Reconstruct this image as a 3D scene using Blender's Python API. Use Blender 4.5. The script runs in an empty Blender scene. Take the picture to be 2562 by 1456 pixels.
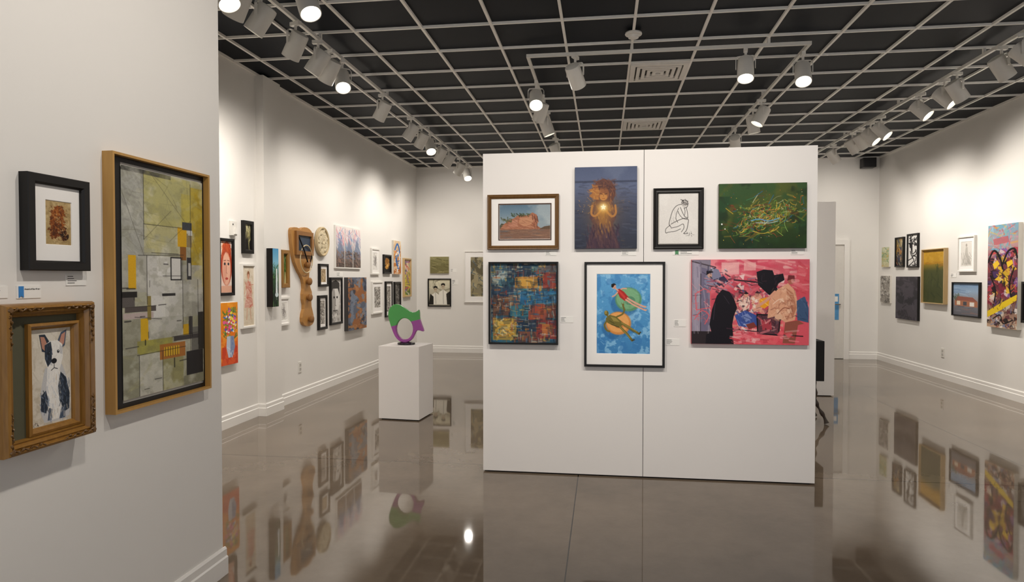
import bpy, bmesh, math, random
import numpy as np
from mathutils import Vector, Matrix
scene = bpy.context.scene
COL = scene.collection
PI = math.pi
# ------------------------------------------------------------------ camera
F = 1650.0; CX, CY = 1281.0, 728.0
TH = math.radians(7.9); PT = math.atan(35/1650.0); EYE = Vector((0, 0, 1.5))
FWD = Vector((-math.sin(TH)*math.cos(PT), math.cos(TH)*math.cos(PT), -math.sin(PT)))
RGT = Vector((math.cos(TH), math.sin(TH), 0)); UPV = RGT.cross(FWD)
cam = bpy.data.cameras.new('camera'); camo = bpy.data.objects.new('camera', cam); COL.objects.link(camo)
cam.sensor_width = 36; cam.lens = 36*F/2562; cam.clip_start = 0.05
m = Matrix.Identity(4)
for i in range(3):
    m[i][0] = RGT[i]; m[i][1] = UPV[i]; m[i][2] = -FWD[i]; m[i][3] = EYE[i]
camo.matrix_world = m
scene.camera = camo
try: scene.view_settings.view_transform = 'Standard'
except Exception: pass
def ray(x, y): return FWD + RGT*((x-CX)/F) - UPV*((y-CY)/F)
def at_axis(x, y, ax, v):
    r = ray(x, y); t = (v-EYE[ax])/r[ax]; return EYE + r*t
# walls: fixed axis, value, normal sign, z rotation
XN, XL, YB, XR, YP, CEIL = -1.9, -3.7, 12.8, 4.95, 4.98, 3.66
YP2 = 8.73
WALL = {'near': (0, XN, 1, PI/2), 'left': (0, XL, 1, PI/2), 'pier': (0, XL+.09, 1, PI/2), 'back': (1, YB, -1, 0), 'part': (1, YP, -1, 0), 'right': (0, XR, -1, -PI/2)}
# ------------------------------------------------------------------ materials
def s2l(c):
    c = np.asarray(c, float); return np.where(c <= .04045, c/12.92, ((c+.055)/1.055)**2.4)
def hx(h):
    if not isinstance(h, str): return np.asarray(h, float)
    h = h.lstrip('#'); return np.array([int(h[i:i+2], 16)/255 for i in (0, 2, 4)])
MC = {}
def mat(name, col, rough=.5, metal=0, var=.06, scale=20, bump=0, emit=0, spec=.5):
    if name in MC: return MC[name]
    M = bpy.data.materials.new(name); M.use_nodes = True; MC[name] = M
    nt = M.node_tree; b = nt.nodes['Principled BSDF']
    c = s2l(hx(col))
    tc = nt.nodes.new('ShaderNodeTexCoord'); no = nt.nodes.new('ShaderNodeTexNoise')
    no.inputs['Scale'].default_value = scale; no.inputs['Detail'].default_value = 4
    nt.links.new(tc.outputs['Object'], no.inputs['Vector'])
    mx = nt.nodes.new('ShaderNodeMix'); mx.data_type = 'RGBA'
    mx.inputs['A'].default_value = (*np.clip(c*(1-var), 0, 1), 1); mx.inputs['B'].default_value = (*np.clip(c*(1+var), 0, 1), 1)
    nt.links.new(no.outputs['Fac'], mx.inputs['Factor']); nt.links.new(mx.outputs['Result'], b.inputs['Base Color'])
    b.inputs['Roughness'].default_value = rough; b.inputs['Metallic'].default_value = metal
    b.inputs['Specular IOR Level'].default_value = spec
    if bump:
        bp = nt.nodes.new('ShaderNodeBump'); bp.inputs['Strength'].default_value = bump; bp.inputs['Distance'].default_value = .01
        nt.links.new(no.outputs['Fac'], bp.inputs['Height']); nt.links.new(bp.outputs['Normal'], b.inputs['Normal'])
    if emit:
        b.inputs['Emission Color'].default_value = (1, .93, .8, 1); b.inputs['Emission Strength'].default_value = emit
    return M
def wood(name, c1, c2, rough=.45, scale=6):
    if name in MC: return MC[name]
    M = bpy.data.materials.new(name); M.use_nodes = True; MC[name] = M
    nt = M.node_tree; b = nt.nodes['Principled BSDF']
    tc = nt.nodes.new('ShaderNodeTexCoord'); mp = nt.nodes.new('ShaderNodeMapping'); mp.inputs['Scale'].default_value = (8, 8, 1)
    no = nt.nodes.new('ShaderNodeTexNoise'); no.inputs['Scale'].default_value = scale; no.inputs['Detail'].default_value = 5
    nt.links.new(tc.outputs['Object'], mp.inputs['Vector']); nt.links.new(mp.outputs['Vector'], no.inputs['Vector'])
    mx = nt.nodes.new('ShaderNodeMix'); mx.data_type = 'RGBA'
    mx.inputs['A'].default_value = (*s2l(hx(c1)), 1); mx.inputs['B'].default_value = (*s2l(hx(c2)), 1)
    nt.links.new(no.outputs['Fac'], mx.inputs['Factor']); nt.links.new(mx.outputs['Result'], b.inputs['Base Color'])
    b.inputs['Roughness'].default_value = rough
    return M
def pict_mat(name, rough):
    M = bpy.data.materials.new(name); M.use_nodes = True
    nt = M.node_tree; b = nt.nodes['Principled BSDF']
    a = nt.nodes.new('ShaderNodeAttribute'); a.attribute_name = 'Col'
    nt.links.new(a.outputs['Color'], b.inputs['Base Color']); b.inputs['Roughness'].default_value = rough
    b.inputs['Specular IOR Level'].default_value = .2
    return M
PAINT = pict_mat('paint_layer', .55)
WHITE = mat('wall_paint', '#e4e1dc', .6, var=.015, scale=3)
TRIM = mat('trim_paint', '#e9e6e1', .4, var=.01)
BLACK = mat('black_lacquer', '#141211', .4, spec=.3)
MATB = mat('mat_board', '#efece8', .8, var=.01)
WFR = mat('white_frame_paint', '#e4e1db', .45)
GOLD = wood('gold_leaf_wood', '#6e4a1a', '#a87a38', .35, 12)
DGOLD = wood('dark_gold_wood', '#4c3014', '#7c5a2e', .35, 12)
OAK = wood('oak_wood', '#a87c3e', '#c09550', .45)
PALEW = wood('pale_wood', '#c9ad80', '#b3945f', .5)
LAMPW = mat('lamp_white', '#dcd9d2', .4, var=.02)
CANV = mat('canvas_edge', '#cfcac0', .8)
# ------------------------------------------------------------------ mesh helpers
def box(bm, x0, x1, y0, y1, z0, z1):
    v = [bm.verts.new(p) for p in ((x0,y0,z0),(x1,y0,z0),(x1,y1,z0),(x0,y1,z0),(x0,y0,z1),(x1,y0,z1),(x1,y1,z1),(x0,y1,z1))]
    for f in ((0,3,2,1),(4,5,6,7),(0,1,5,4),(1,2,6,5),(2,3,7,6),(3,0,4,7)): bm.faces.new([v[i] for i in f])
    return v
def lathe(bm, prof, n=24, M=None, cap=True):
    rings = []
    for r, z in prof:
        rg = []
        for k in range(n):
            a = 2*PI*k/n; p = Vector((r*math.cos(a), r*math.sin(a), z))
            rg.append(bm.verts.new(M @ p if M else p))
        rings.append(rg)
    for a, b in zip(rings, rings[1:]):
        for k in range(n): bm.faces.new((a[k], a[(k+1) % n], b[(k+1) % n], b[k]))
    if cap:
        bm.faces.new(rings[0][::-1]); bm.faces.new(rings[-1])
def tube(bm, pts, rad, n=8):
    pts = [Vector(p) for p in pts]; rings = []
    for i, p in enumerate(pts):
        d = (pts[min(i+1, len(pts)-1)]-pts[max(i-1, 0)]).normalized()
        a = d.cross(Vector((0, 0, 1)) if abs(d.z) < .9 else Vector((1, 0, 0))).normalized(); b = d.cross(a)
        r = rad[i] if isinstance(rad, (list, tuple)) else rad
        rings.append([bm.verts.new(p + a*r*math.cos(2*PI*k/n) + b*r*math.sin(2*PI*k/n)) for k in range(n)])
    for u, v in zip(rings, rings[1:]):
        for k in range(n): bm.faces.new((u[k], u[(k+1) % n], v[(k+1) % n], v[k]))
    bm.faces.new(rings[0][::-1]); bm.faces.new(rings[-1])
def prism(bm, pts, y0, y1):     # outline in x,z ; extruded y0 (back) .. y1 (front, smaller y)
    a = [bm.verts.new((x, y0, z)) for x, z in pts]; b = [bm.verts.new((x, y1, z)) for x, z in pts]
    n = len(pts)
    for k in range(n): bm.faces.new((a[k], a[(k+1) % n], b[(k+1) % n], b[k]))
    bm.faces.new(a); bm.faces.new(b[::-1])
def obj(name, g, M, parent=None, smooth=False, bevel=0):
    if isinstance(g, bmesh.types.BMesh):
        bmesh.ops.recalc_face_normals(g, faces=g.faces)
        if bevel: bmesh.ops.bevel(g, geom=list(g.edges), offset=bevel, segments=2, affect='EDGES', profile=.6)
        me = bpy.data.meshes.new(name); g.to_mesh(me); g.free()
    else: me = g
    if M and not me.materials: me.materials.append(M)
    if smooth:
        me.polygons.foreach_set('use_smooth', [True]*len(me.polygons))
        try: me.set_sharp_from_angle(angle=math.radians(40))
        except Exception: pass
    o = bpy.data.objects.new(name, me); COL.objects.link(o)
    if parent: o.parent = parent
    return o
def B(*boxes):
    bm = bmesh.new()
    for b in boxes: box(bm, *b)
    return bm
def thing(name, label, cat, loc, rz=0, group=None):
    o = bpy.data.objects.new(name, None); COL.objects.link(o); o.empty_display_size = .1
    o.location = loc; o.rotation_euler = (0, 0, rz); o['label'] = label; o['category'] = cat
    if group: o['group'] = group
    return o
def struct(name, bm, M, parent=None):
    o = obj(name, bm, M, parent)
    o['kind'] = 'structure'
    return o
def rings_bm(rings, cap_first=False, cap_last=False):
    bm = bmesh.new(); rr = []
    for x0, x1, z0, z1, y in rings: rr.append([bm.verts.new(p) for p in ((x0,y,z0),(x1,y,z0),(x1,y,z1),(x0,y,z1))])
    for o, i in zip(rr, rr[1:]):
        for k in range(4): bm.faces.new((o[k], o[(k+1) % 4], i[(k+1) % 4], i[k]))
    if cap_first: bm.faces.new(rr[0][::-1])
    if cap_last: bm.faces.new(rr[-1])
    return bm
# ------------------------------------------------------------------ painter (numpy -> colour attribute of a fine grid mesh)
class Pt:
    def __init__(s, rect, sc=1.0, seed=1):
        s.x0, s.y0, s.x1, s.y1 = rect
        s.W = max(10, int(round((s.x1-s.x0)*sc))); s.H = max(10, int(round((s.y1-s.y0)*sc)))
        s.xs = np.linspace(s.x0, s.x1, s.W); s.ys = np.linspace(s.y0, s.y1, s.H)
        s.dx = s.xs[1]-s.xs[0]; s.dy = s.ys[1]-s.ys[0]
        s.im = np.ones((s.H, s.W, 3))*.8; s.rng = np.random.default_rng(seed)
    def bg(s, *cols):
        t = np.linspace(0, 1, s.H); c = np.array([hx(k) for k in cols]); p = np.linspace(0, 1, len(cols))
        for k in range(3): s.im[:, :, k] = np.interp(t, p, c[:, k])[:, None] if len(cols) > 1 else c[0, k]
        return s
    def win(s, xa, ya, xb, yb):
        i0 = max(0, int((xa-s.x0)/s.dx)-1); i1 = min(s.W, int((xb-s.x0)/s.dx)+3)
        j0 = max(0, int((ya-s.y0)/s.dy)-1); j1 = min(s.H, int((yb-s.y0)/s.dy)+3)
        if i1 <= i0 or j1 <= j0: return None
        return j0, j1, i0, i1
    def put(s, w, mk, col):
        j0, j1, i0, i1 = w; mk = mk[:, :, None]; v = s.im[j0:j1, i0:i1]; v[:] = v*(1-mk)+hx(col)*mk
    def grid(s, w): return np.meshgrid(s.xs[w[2]:w[3]], s.ys[w[0]:w[1]])
    def g(s, pts, col, a=1):
        P = np.array(pts, float); w = s.win(P[:, 0].min(), P[:, 1].min(), P[:, 0].max(), P[:, 1].max())
        if not w: return s
        X, Y = s.grid(w); mk = np.zeros(X.shape)
        for ox, oy in ((-.25, -.25), (.25, -.25), (-.25, .25), (.25, .25)):
            x = X+ox*s.dx; y = Y+oy*s.dy; ins = np.zeros(X.shape, bool)
            for k in range(len(P)):
                ax, ay = P[k]; bx_, by = P[(k+1) % len(P)]
                if ay == by: continue
                ins ^= ((ay > y) != (by > y)) & (x < (bx_-ax)*(y-ay)/(by-ay)+ax)
            mk += ins*.25
        s.put(w, mk*a, col); return s
    def r(s, x0, y0, x1, y1, col, a=1): return s.g([(x0, y0), (x1, y0), (x1, y1), (x0, y1)], col, a)
    def e(s, cx, cy, rx, ry, col, a=1, rot=0, soft=.12):
        R = max(rx, ry)*(1+soft); w = s.win(cx-R, cy-R, cx+R, cy+R)
        if not w: return s
        X, Y = s.grid(w); t = math.radians(rot); X = X-cx; Y = Y-cy
        q = np.sqrt(((X*math.cos(t)+Y*math.sin(t))/rx)**2+((-X*math.sin(t)+Y*math.cos(t))/ry)**2)
        s.put(w, np.clip((1-q)/soft+.5, 0, 1)*a, col); return s
    def glow(s, cx, cy, R, col, a=1, ry=None):
        ry = ry or R; w = s.win(cx-3*R, cy-3*ry, cx+3*R, cy+3*ry)
        if not w: return s
        X, Y = s.grid(w); s.put(w, a*np.exp(-((X-cx)/R)**2-((Y-cy)/ry)**2), col); return s
    def l(s, pts, wd, col, a=1):
        for (ax, ay), (bx_, by) in zip(pts, pts[1:]):
            w = s.win(min(ax, bx_)-wd, min(ay, by)-wd, max(ax, bx_)+wd, max(ay, by)+wd)
            if not w: continue
            X, Y = s.grid(w); dx = bx_-ax; dy = by-ay; L = dx*dx+dy*dy or 1e-6
            t = np.clip(((X-ax)*dx+(Y-ay)*dy)/L, 0, 1)
            d = np.hypot(X-ax-t*dx, Y-ay-t*dy); s.put(w, np.clip((wd/2-d)/max(s.dx, s.dy)+.5, 0, 1)*a, col)
        return s
    def crv(s, pts, wd, col, a=1, n=8):     # catmull-rom
        P = [np.array(p, float) for p in pts]; P = [P[0]]+P+[P[-1]]; out = []
        for i in range(1, len(P)-2):
            for k in range(n):
                t = k/n; out.append(tuple(.5*((2*P[i])+(-P[i-1]+P[i+1])*t+(2*P[i-1]-5*P[i]+4*P[i+1]-P[i+2])*t*t+(-P[i-1]+3*P[i]-3*P[i+1]+P[i+2])*t**3)))
        out.append(tuple(P[-2])); return s.l(out, wd, col, a)
    def noise(s, f):
        out = np.zeros((s.H, s.W)); amp = .5; asp = (s.y1-s.y0)/(s.x1-s.x0)
        for o in range(4):
            gw = max(2, int(f*2**o)); gh = max(2, int(f*2**o*asp)); G = s.rng.random((gh+1, gw+1))
            u = np.linspace(0, gw-1e-6, s.W); v = np.linspace(0, gh-1e-6, s.H); iu = u.astype(int); iv = v.astype(int)
            fu = u-iu; fv = v-iv; fu = fu*fu*(3-2*fu); fv = fv*fv*(3-2*fv)
            A = G[np.ix_(iv, iu)]*(1-fu)+G[np.ix_(iv, iu+1)]*fu; Bq = G[np.ix_(iv+1, iu)]*(1-fu)+G[np.ix_(iv+1, iu+1)]*fu
            out += amp*(A*(1-fv[:, None])+Bq*fv[:, None]); amp *= .5
        return out/.9375
    def n(s, col, a=.5, f=4, thr=.5, soft=.1, rect=None):
        mk = np.clip((s.noise(f)-thr)/soft, 0, 1)*a
        if rect:
            X, Y = np.meshgrid(s.xs, s.ys); mk *= (X > rect[0])*(X < rect[2])*(Y > rect[1])*(Y < rect[3])
        s.put((0, s.H, 0, s.W), mk, col); return s
    def s(s, n, rect, L, w, cols, ang=0, spread=20, a=.7):
        R = s.rng
        for k in range(n):
            x = R.uniform(rect[0], rect[2]); y = R.uniform(rect[1], rect[3]); t = math.radians(ang+R.normal()*spread)
            q = L*R.uniform(.4, 1.2)/2; dx = q*math.cos(t); dy = q*math.sin(t)
            s.l([(x-dx, y-dy), (x+dx, y+dy)], w*R.uniform(.5, 1.3), cols[R.integers(len(cols))], a*R.uniform(.6, 1))
        return s
    def shards(s, n, rect, size, cols, a=.8):      # random angular shapes
        R = s.rng
        for k in range(n):
            x = R.uniform(rect[0], rect[2]); y = R.uniform(rect[1], rect[3]); m_ = R.integers(3, 6); t0 = R.uniform(0, 6.28)
            s.g([(x+size*R.uniform(.4, 1.2)*math.cos(t0+6.28*j/m_), y+size*R.uniform(.4, 1.2)*math.sin(t0+6.28*j/m_)) for j in range(m_)], cols[R.integers(len(cols))], a)
        return s
    def grain(s, amt):
        g_ = s.rng.normal(0, amt, (s.H, s.W, 1)); s.im *= (1+g_); return s
    def soften(s, n=1):
        for _ in range(n):
            q = np.pad(s.im, ((1, 1), (1, 1), (0, 0)), 'edge'); s.im = (q[1:-1, 1:-1]*4+q[:-2, 1:-1]+q[2:, 1:-1]+q[1:-1, :-2]+q[1:-1, 2:])/8
        return s
    def blob(s, n, cx, cy, rx, ry, r, cols, a=.8):
        R = s.rng
        for k in range(n):
            t = R.uniform(0, 2*PI); q = math.sqrt(R.uniform(0, 1))
            s.e(cx+rx*q*math.cos(t), cy+ry*q*math.sin(t), r*R.uniform(.4, 1.2), r*R.uniform(.4, 1.2), cols[R.integers(len(cols))], a, R.uniform(0, 180))
        return s
def pic_mesh(name, im, x0, x1, z0, z1, y, gain):
    H, W = im.shape[:2]; me = bpy.data.meshes.new(name)
    X, Z = np.meshgrid(np.linspace(x0, x1, W), np.linspace(z1, z0, H))
    co = np.stack([X, np.full_like(X, y), Z], -1).reshape(-1).astype(np.float32)
    idx = np.arange(H*W).reshape(H, W)
    q = np.stack([idx[:-1, :-1], idx[1:, :-1], idx[1:, 1:], idx[:-1, 1:]], -1).reshape(-1, 4).astype(np.int32)
    me.vertices.add(H*W); me.vertices.foreach_set('co', co)
    me.loops.add(q.size); me.loops.foreach_set('vertex_index', q.reshape(-1))
    me.polygons.add(len(q)); me.polygons.foreach_set('loop_start', np.arange(0, q.size, 4, dtype=np.int32))
    try: me.polygons.foreach_set('loop_total', np.full(len(q), 4, dtype=np.int32))
    except Exception: pass
    me.update(calc_edges=True); me.validate()
    at = me.color_attributes.new('Col', 'FLOAT_COLOR', 'POINT')
    c = np.ones((H*W, 4), np.float32); c[:, :3] = np.clip(s2l(np.clip(im, 0, 1)).reshape(-1, 3)*gain, 0, .92)
    at.data.foreach_set('color', c.reshape(-1)); me.materials.append(PAINT)
    return me
def wall_rect(wall, px, d):
    ax, v, sg, rz = WALL[wall]; xl, xr, yt, yb = px; ym = (yt+yb)/2; xm = (xl+xr)/2
    front = v+sg*d; oa = 1-ax
    vl = v if wall in ('near', 'left', 'pier') else front; vr = v if wall == 'right' else front
    al = at_axis(xl, ym, ax, vl)[oa]; ar = at_axis(xr, ym, ax, vr)[oa]
    zt = at_axis(xm, yt, ax, front).z; zb = at_axis(xm, yb, ax, front).z
    loc = Vector((0, 0, zb)); loc[ax] = v; loc[oa] = (al+ar)/2
    return loc, abs(ar-al), zt-zb, rz
SEED = [10]
CP = 'wall_picture'
def art(label, wall, px, fn, d=.035, frame=None, fw=.02, mt=None, pic=None, side=None, name='framed_picture', cat='framed picture', sc=None, gain=1.0, prof=None, group=None):
    loc, w, h, rz = wall_rect(wall, px, d)
    t = thing(name, label, cat, loc, rz, group); X0, X1 = -w/2, w/2
    if pic is None:
        if frame: k = fw/w; j = fw/h; pic = (px[0]+(px[1]-px[0])*k, px[2]+(px[3]-px[2])*j, px[1]-(px[1]-px[0])*k, px[3]-(px[3]-px[2])*j)
        else: pic = (px[0], px[2], px[1], px[3])
    fx = lambda x: X0+w*(x-px[0])/(px[1]-px[0]); fz = lambda y: h*(px[3]-y)/(px[3]-px[2])
    q = (fx(pic[0]), fx(pic[2]), fz(pic[3]), fz(pic[1]))
    if sc is None: sc = {'part': 1.3, 'near': 1.0}.get(wall, 1.6)
    SEED[0] += 1; p = Pt(pic, sc, SEED[0]); fn(p); p.grain(.02)
    if frame:
        P = prof or [(0, 0), (0, .93), (.08, 1), (.8, 1), (1, .8), (1, .1)]
        obj('frame', rings_bm([(X0+o*fw, X1-o*fw, o*fw, h-o*fw, -d*y) for o, y in P]), frame, t)
        yp = -d*.45
        if mt:
            obj('mat', rings_bm([(X0+fw, X1-fw, fw, h-fw, yp-.003), (*q, yp-.003), (q[0]+.002, q[1]-.002, q[2]+.002, q[3]-.002, yp)]), mt, t)
        obj('picture', pic_mesh('picture', p.im, *q, yp, gain), None, t)
        obj('backing', rings_bm([(X0+.002, X1-.002, .002, h-.002, -.001), (X0+.002, X1-.002, .002, h-.002, -d*.3)], True, True), CANV, t)
    else:
        obj('canvas', rings_bm([(X0, X1, 0, h, 0), (X0, X1, 0, h, -d+.002), (X0+.002, X1-.002, .002, h-.002, -d)], False, True), side or CANV, t)
        obj('painting', pic_mesh('painting', p.im, X0+.001, X1-.001, .001, h-.001, -d-.001, gain), None, t)
    return t, w, h
# ------------------------------------------------------------------ room shell
def floor_mat():
    M = bpy.data.materials.new('polished_concrete'); M.use_nodes = True; nt = M.node_tree; b = nt.nodes['Principled BSDF']; L = nt.links
    ge = nt.nodes.new('ShaderNodeNewGeometry'); no = nt.nodes.new('ShaderNodeTexNoise'); no.inputs['Scale'].default_value = .9; no.inputs['Detail'].default_value = 8
    no.inputs['Roughness'].default_value = .7
    L.new(ge.outputs['Position'], no.inputs['Vector'])
    rp = nt.nodes.new('ShaderNodeValToRGB'); rp.color_ramp.elements[0].position = .3; rp.color_ramp.elements[1].position = .72
    rp.color_ramp.elements[0].color = (*s2l(hx('#5e5245')), 1); rp.color_ramp.elements[1].color = (*s2l(hx('#7a6c5d')), 1)
    L.new(no.outputs['Fac'], rp.inputs['Fac'])
    sp = nt.nodes.new('ShaderNodeSeparateXYZ'); L.new(ge.outputs['Position'], sp.inputs['Vector'])
    cur = rp.outputs['Color']
    for ax, v in (('X', -.185), ('Y', 5.16), ('Y', 9.6), ('X', 3.3)):
        s1 = nt.nodes.new('ShaderNodeMath'); s1.operation = 'SUBTRACT'; s1.inputs[1].default_value = v; L.new(sp.outputs[ax], s1.inputs[0])
        s2 = nt.nodes.new('ShaderNodeMath'); s2.operation = 'ABSOLUTE'; L.new(s1.outputs[0], s2.inputs[0])
        s3 = nt.nodes.new('ShaderNodeMath'); s3.operation = 'LESS_THAN'; s3.inputs[1].default_value = .0035; L.new(s2.outputs[0], s3.inputs[0])
        mx = nt.nodes.new('ShaderNodeMix'); mx.data_type = 'RGBA'; L.new(s3.outputs[0], mx.inputs['Factor']); L.new(cur, mx.inputs['A'])
        mx.inputs['B'].default_value = (.012, .010, .008, 1); cur = mx.outputs['Result']
    L.new(cur, b.inputs['Base Color'])
    n2 = nt.nodes.new('ShaderNodeTexNoise'); n2.inputs['Scale'].default_value = 2.2; n2.inputs['Detail'].default_value = 5; L.new(ge.outputs['Position'], n2.inputs['Vector'])
    mr = nt.nodes.new('ShaderNodeMapRange'); mr.inputs['To Min'].default_value = .02; mr.inputs['To Max'].default_value = .055; L.new(n2.outputs['Fac'], mr.inputs['Value']); L.new(mr.outputs['Result'], b.inputs['Roughness'])
    n3 = nt.nodes.new('ShaderNodeTexNoise'); n3.inputs['Scale'].default_value = 3; n3.inputs['Detail'].default_value = 1; L.new(ge.outputs['Position'], n3.inputs['Vector'])
    bp = nt.nodes.new('ShaderNodeBump'); bp.inputs['Strength'].default_value = .014; bp.inputs['Distance'].default_value = .02
    L.new(n3.outputs['Fac'], bp.inputs['Height']); L.new(bp.outputs['Normal'], b.inputs['Normal'])
    b.inputs['IOR'].default_value = 1.5
    return M
Y0 = -3.0
struct('floor', B((XL-.2, XR+.2, Y0, YB+.2, -.1, 0)), floor_mat())
struct('wall_left', B((XL-.15, XL, 3.0, YB, 0, CEIL+.06)), WHITE)
struct('wall_back', B((XL-.15, XR+.15, YB, YB+.15, 0, CEIL+.06)), WHITE)
struct('wall_right', B((XR, XR+.15, Y0, YB, 0, CEIL+.06)), WHITE)
struct('wall_front_left', B((XL-.15, XN, Y0, 3.07, 0, CEIL+.06)), WHITE)
PY0, PY1 = 6.66, 7.03
struct('trim_1', B((XL, XL+.09, PY0, PY1, 0, CEIL)), WHITE)
CB = mat('black_ceiling_tile', '#0d131b', .5, var=.35, scale=1.2, spec=.12)
ceil = struct('ceiling', B((XL-.15, XR+.15, Y0, YB+.15, CEIL+.022, CEIL+.08)), CB)
gb = bmesh.new()
GX, GY, GS = .256, 6.84, .6096
for k in range(-20, 20):
    x = GX+GS*k
    if XL < x < XR: box(gb, x-.011, x+.011, Y0, YB, CEIL, CEIL+.024)
    y = GY+GS*k
    if Y0 < y < YB: box(gb, XL, XR, y-.010, y+.010, CEIL+.001, CEIL+.023)
for a in ((XL, XL+.02, 3.07, YB), (XR-.02, XR, Y0, YB), (XL, XR, YB-.02, YB)): box(gb, a[0], a[1], a[2], a[3], CEIL-.005, CEIL+.022)
struct('grid', gb, mat('grid_white', '#f3f0ea', .5, var=.02), ceil)
def baseboard(name, p0, p1, nx, ny):      # along p0->p1, outwards (nx,ny)
    bm = bmesh.new(); prof = [(0, 0), (.02, 0), (.02, .085), (.013, .092), (.013, .125), (.006, .135), (0, .135)]
    A = [bm.verts.new((p0[0]+nx*o, p0[1]+ny*o, z)) for o, z in prof]; C = [bm.verts.new((p1[0]+nx*o, p1[1]+ny*o, z)) for o, z in prof]
    n = len(prof)
    for k in range(n): bm.faces.new((A[k], A[(k+1) % n], C[(k+1) % n], C[k]))
    bm.faces.new(A); bm.faces.new(C[::-1]); struct(name, bm, TRIM)
baseboard('baseboard_left', (XL, 3.07), (XL, PY0), 1, 0)
baseboard('baseboard_left_pilaster', (XL+.09, PY0-.01), (XL+.09, PY1+.01), 1, 0)
baseboard('baseboard_left_return', (XL, PY0), (XL+.105, PY0), 0, -1)
baseboard('baseboard_left_far', (XL, PY1), (XL, YB), 1, 0)
baseboard('baseboard_back', (XL, YB), (3.2, YB), 0, -1)
DX1 = at_axis(2122, 750, 1, YB).x
baseboard('baseboard_back_right', (DX1, YB), (XR, YB), 0, -1)
baseboard('baseboard_right', (XR, Y0), (XR, YB), -1, 0)
baseboard('baseboard_front_left', (XN, Y0), (XN, 3.085), 1, 0)
# door in the back wall (right-hand end)
dz = at_axis(2105, 600, 1, YB).z; DX0 = DX1-1.05
d1 = struct('door_1', B((DX0+.09, DX1-.09, YB-.03, YB, .01, dz-.09)), mat('door_paint', '#d9d5ce', .45))
o = obj('door_trim', B((DX1-.09, DX1, YB-.06, YB, 0, dz), (DX0, DX0+.09, YB-.06, YB, 0, dz), (DX0+.09, DX1-.09, YB-.06, YB, dz-.09, dz)), TRIM, d1)
bm = bmesh.new(); tube(bm, [(DX1-.16, YB-.03, 1.0), (DX1-.16, YB-.08, 1.0), (DX1-.27, YB-.085, 1.0)], .011)
obj('door_handle', bm, mat('steel', '#8a8782', .3, .9), d1)
# ------------------------------------------------------------------ partitions
SEAM = mat('seam_dark', '#2a2624', .8); PW = mat('partition_paint', '#e8e4e0', .55, var=.012, scale=3)
PX0, PXM, PX1 = -.915, .294, 1.512
t = thing('partition_wall', 'large white free-standing two-panel partition with seven artworks on its front', 'partition', ((PX0+PX1)/2, YP, 0))
cx = (PX0+PX1)/2
obj('panel', B((PX0-cx, PXM-.002-cx, 0, .12, .012, 2.44)), PW, t); obj('panel', B((PXM+.002-cx, PX1-cx, 0, .12, .012, 2.44)), PW, t)
obj('seam_strip', B((PXM-.002-cx, PXM+.002-cx, .004, .116, .014, 2.438)), SEAM, t); obj('base', B((PX0+.03-cx, PX1-.03-cx, .02, .1, 0, .012)), SEAM, t)
t = thing('partition_wall', 'narrow strip of a second white partition seen beyond the big partition, near the door', 'partition', (1.65, YP2, 0))
obj('panel', B((-1.22, -.002, 0, .12, .012, 2.44)), PW, t); obj('panel', B((.002, 1.22, 0, .12, .012, 2.44)), PW, t); obj('base', B((-1.19, 1.19, .02, .1, 0, .012)), SEAM, t)
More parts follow.
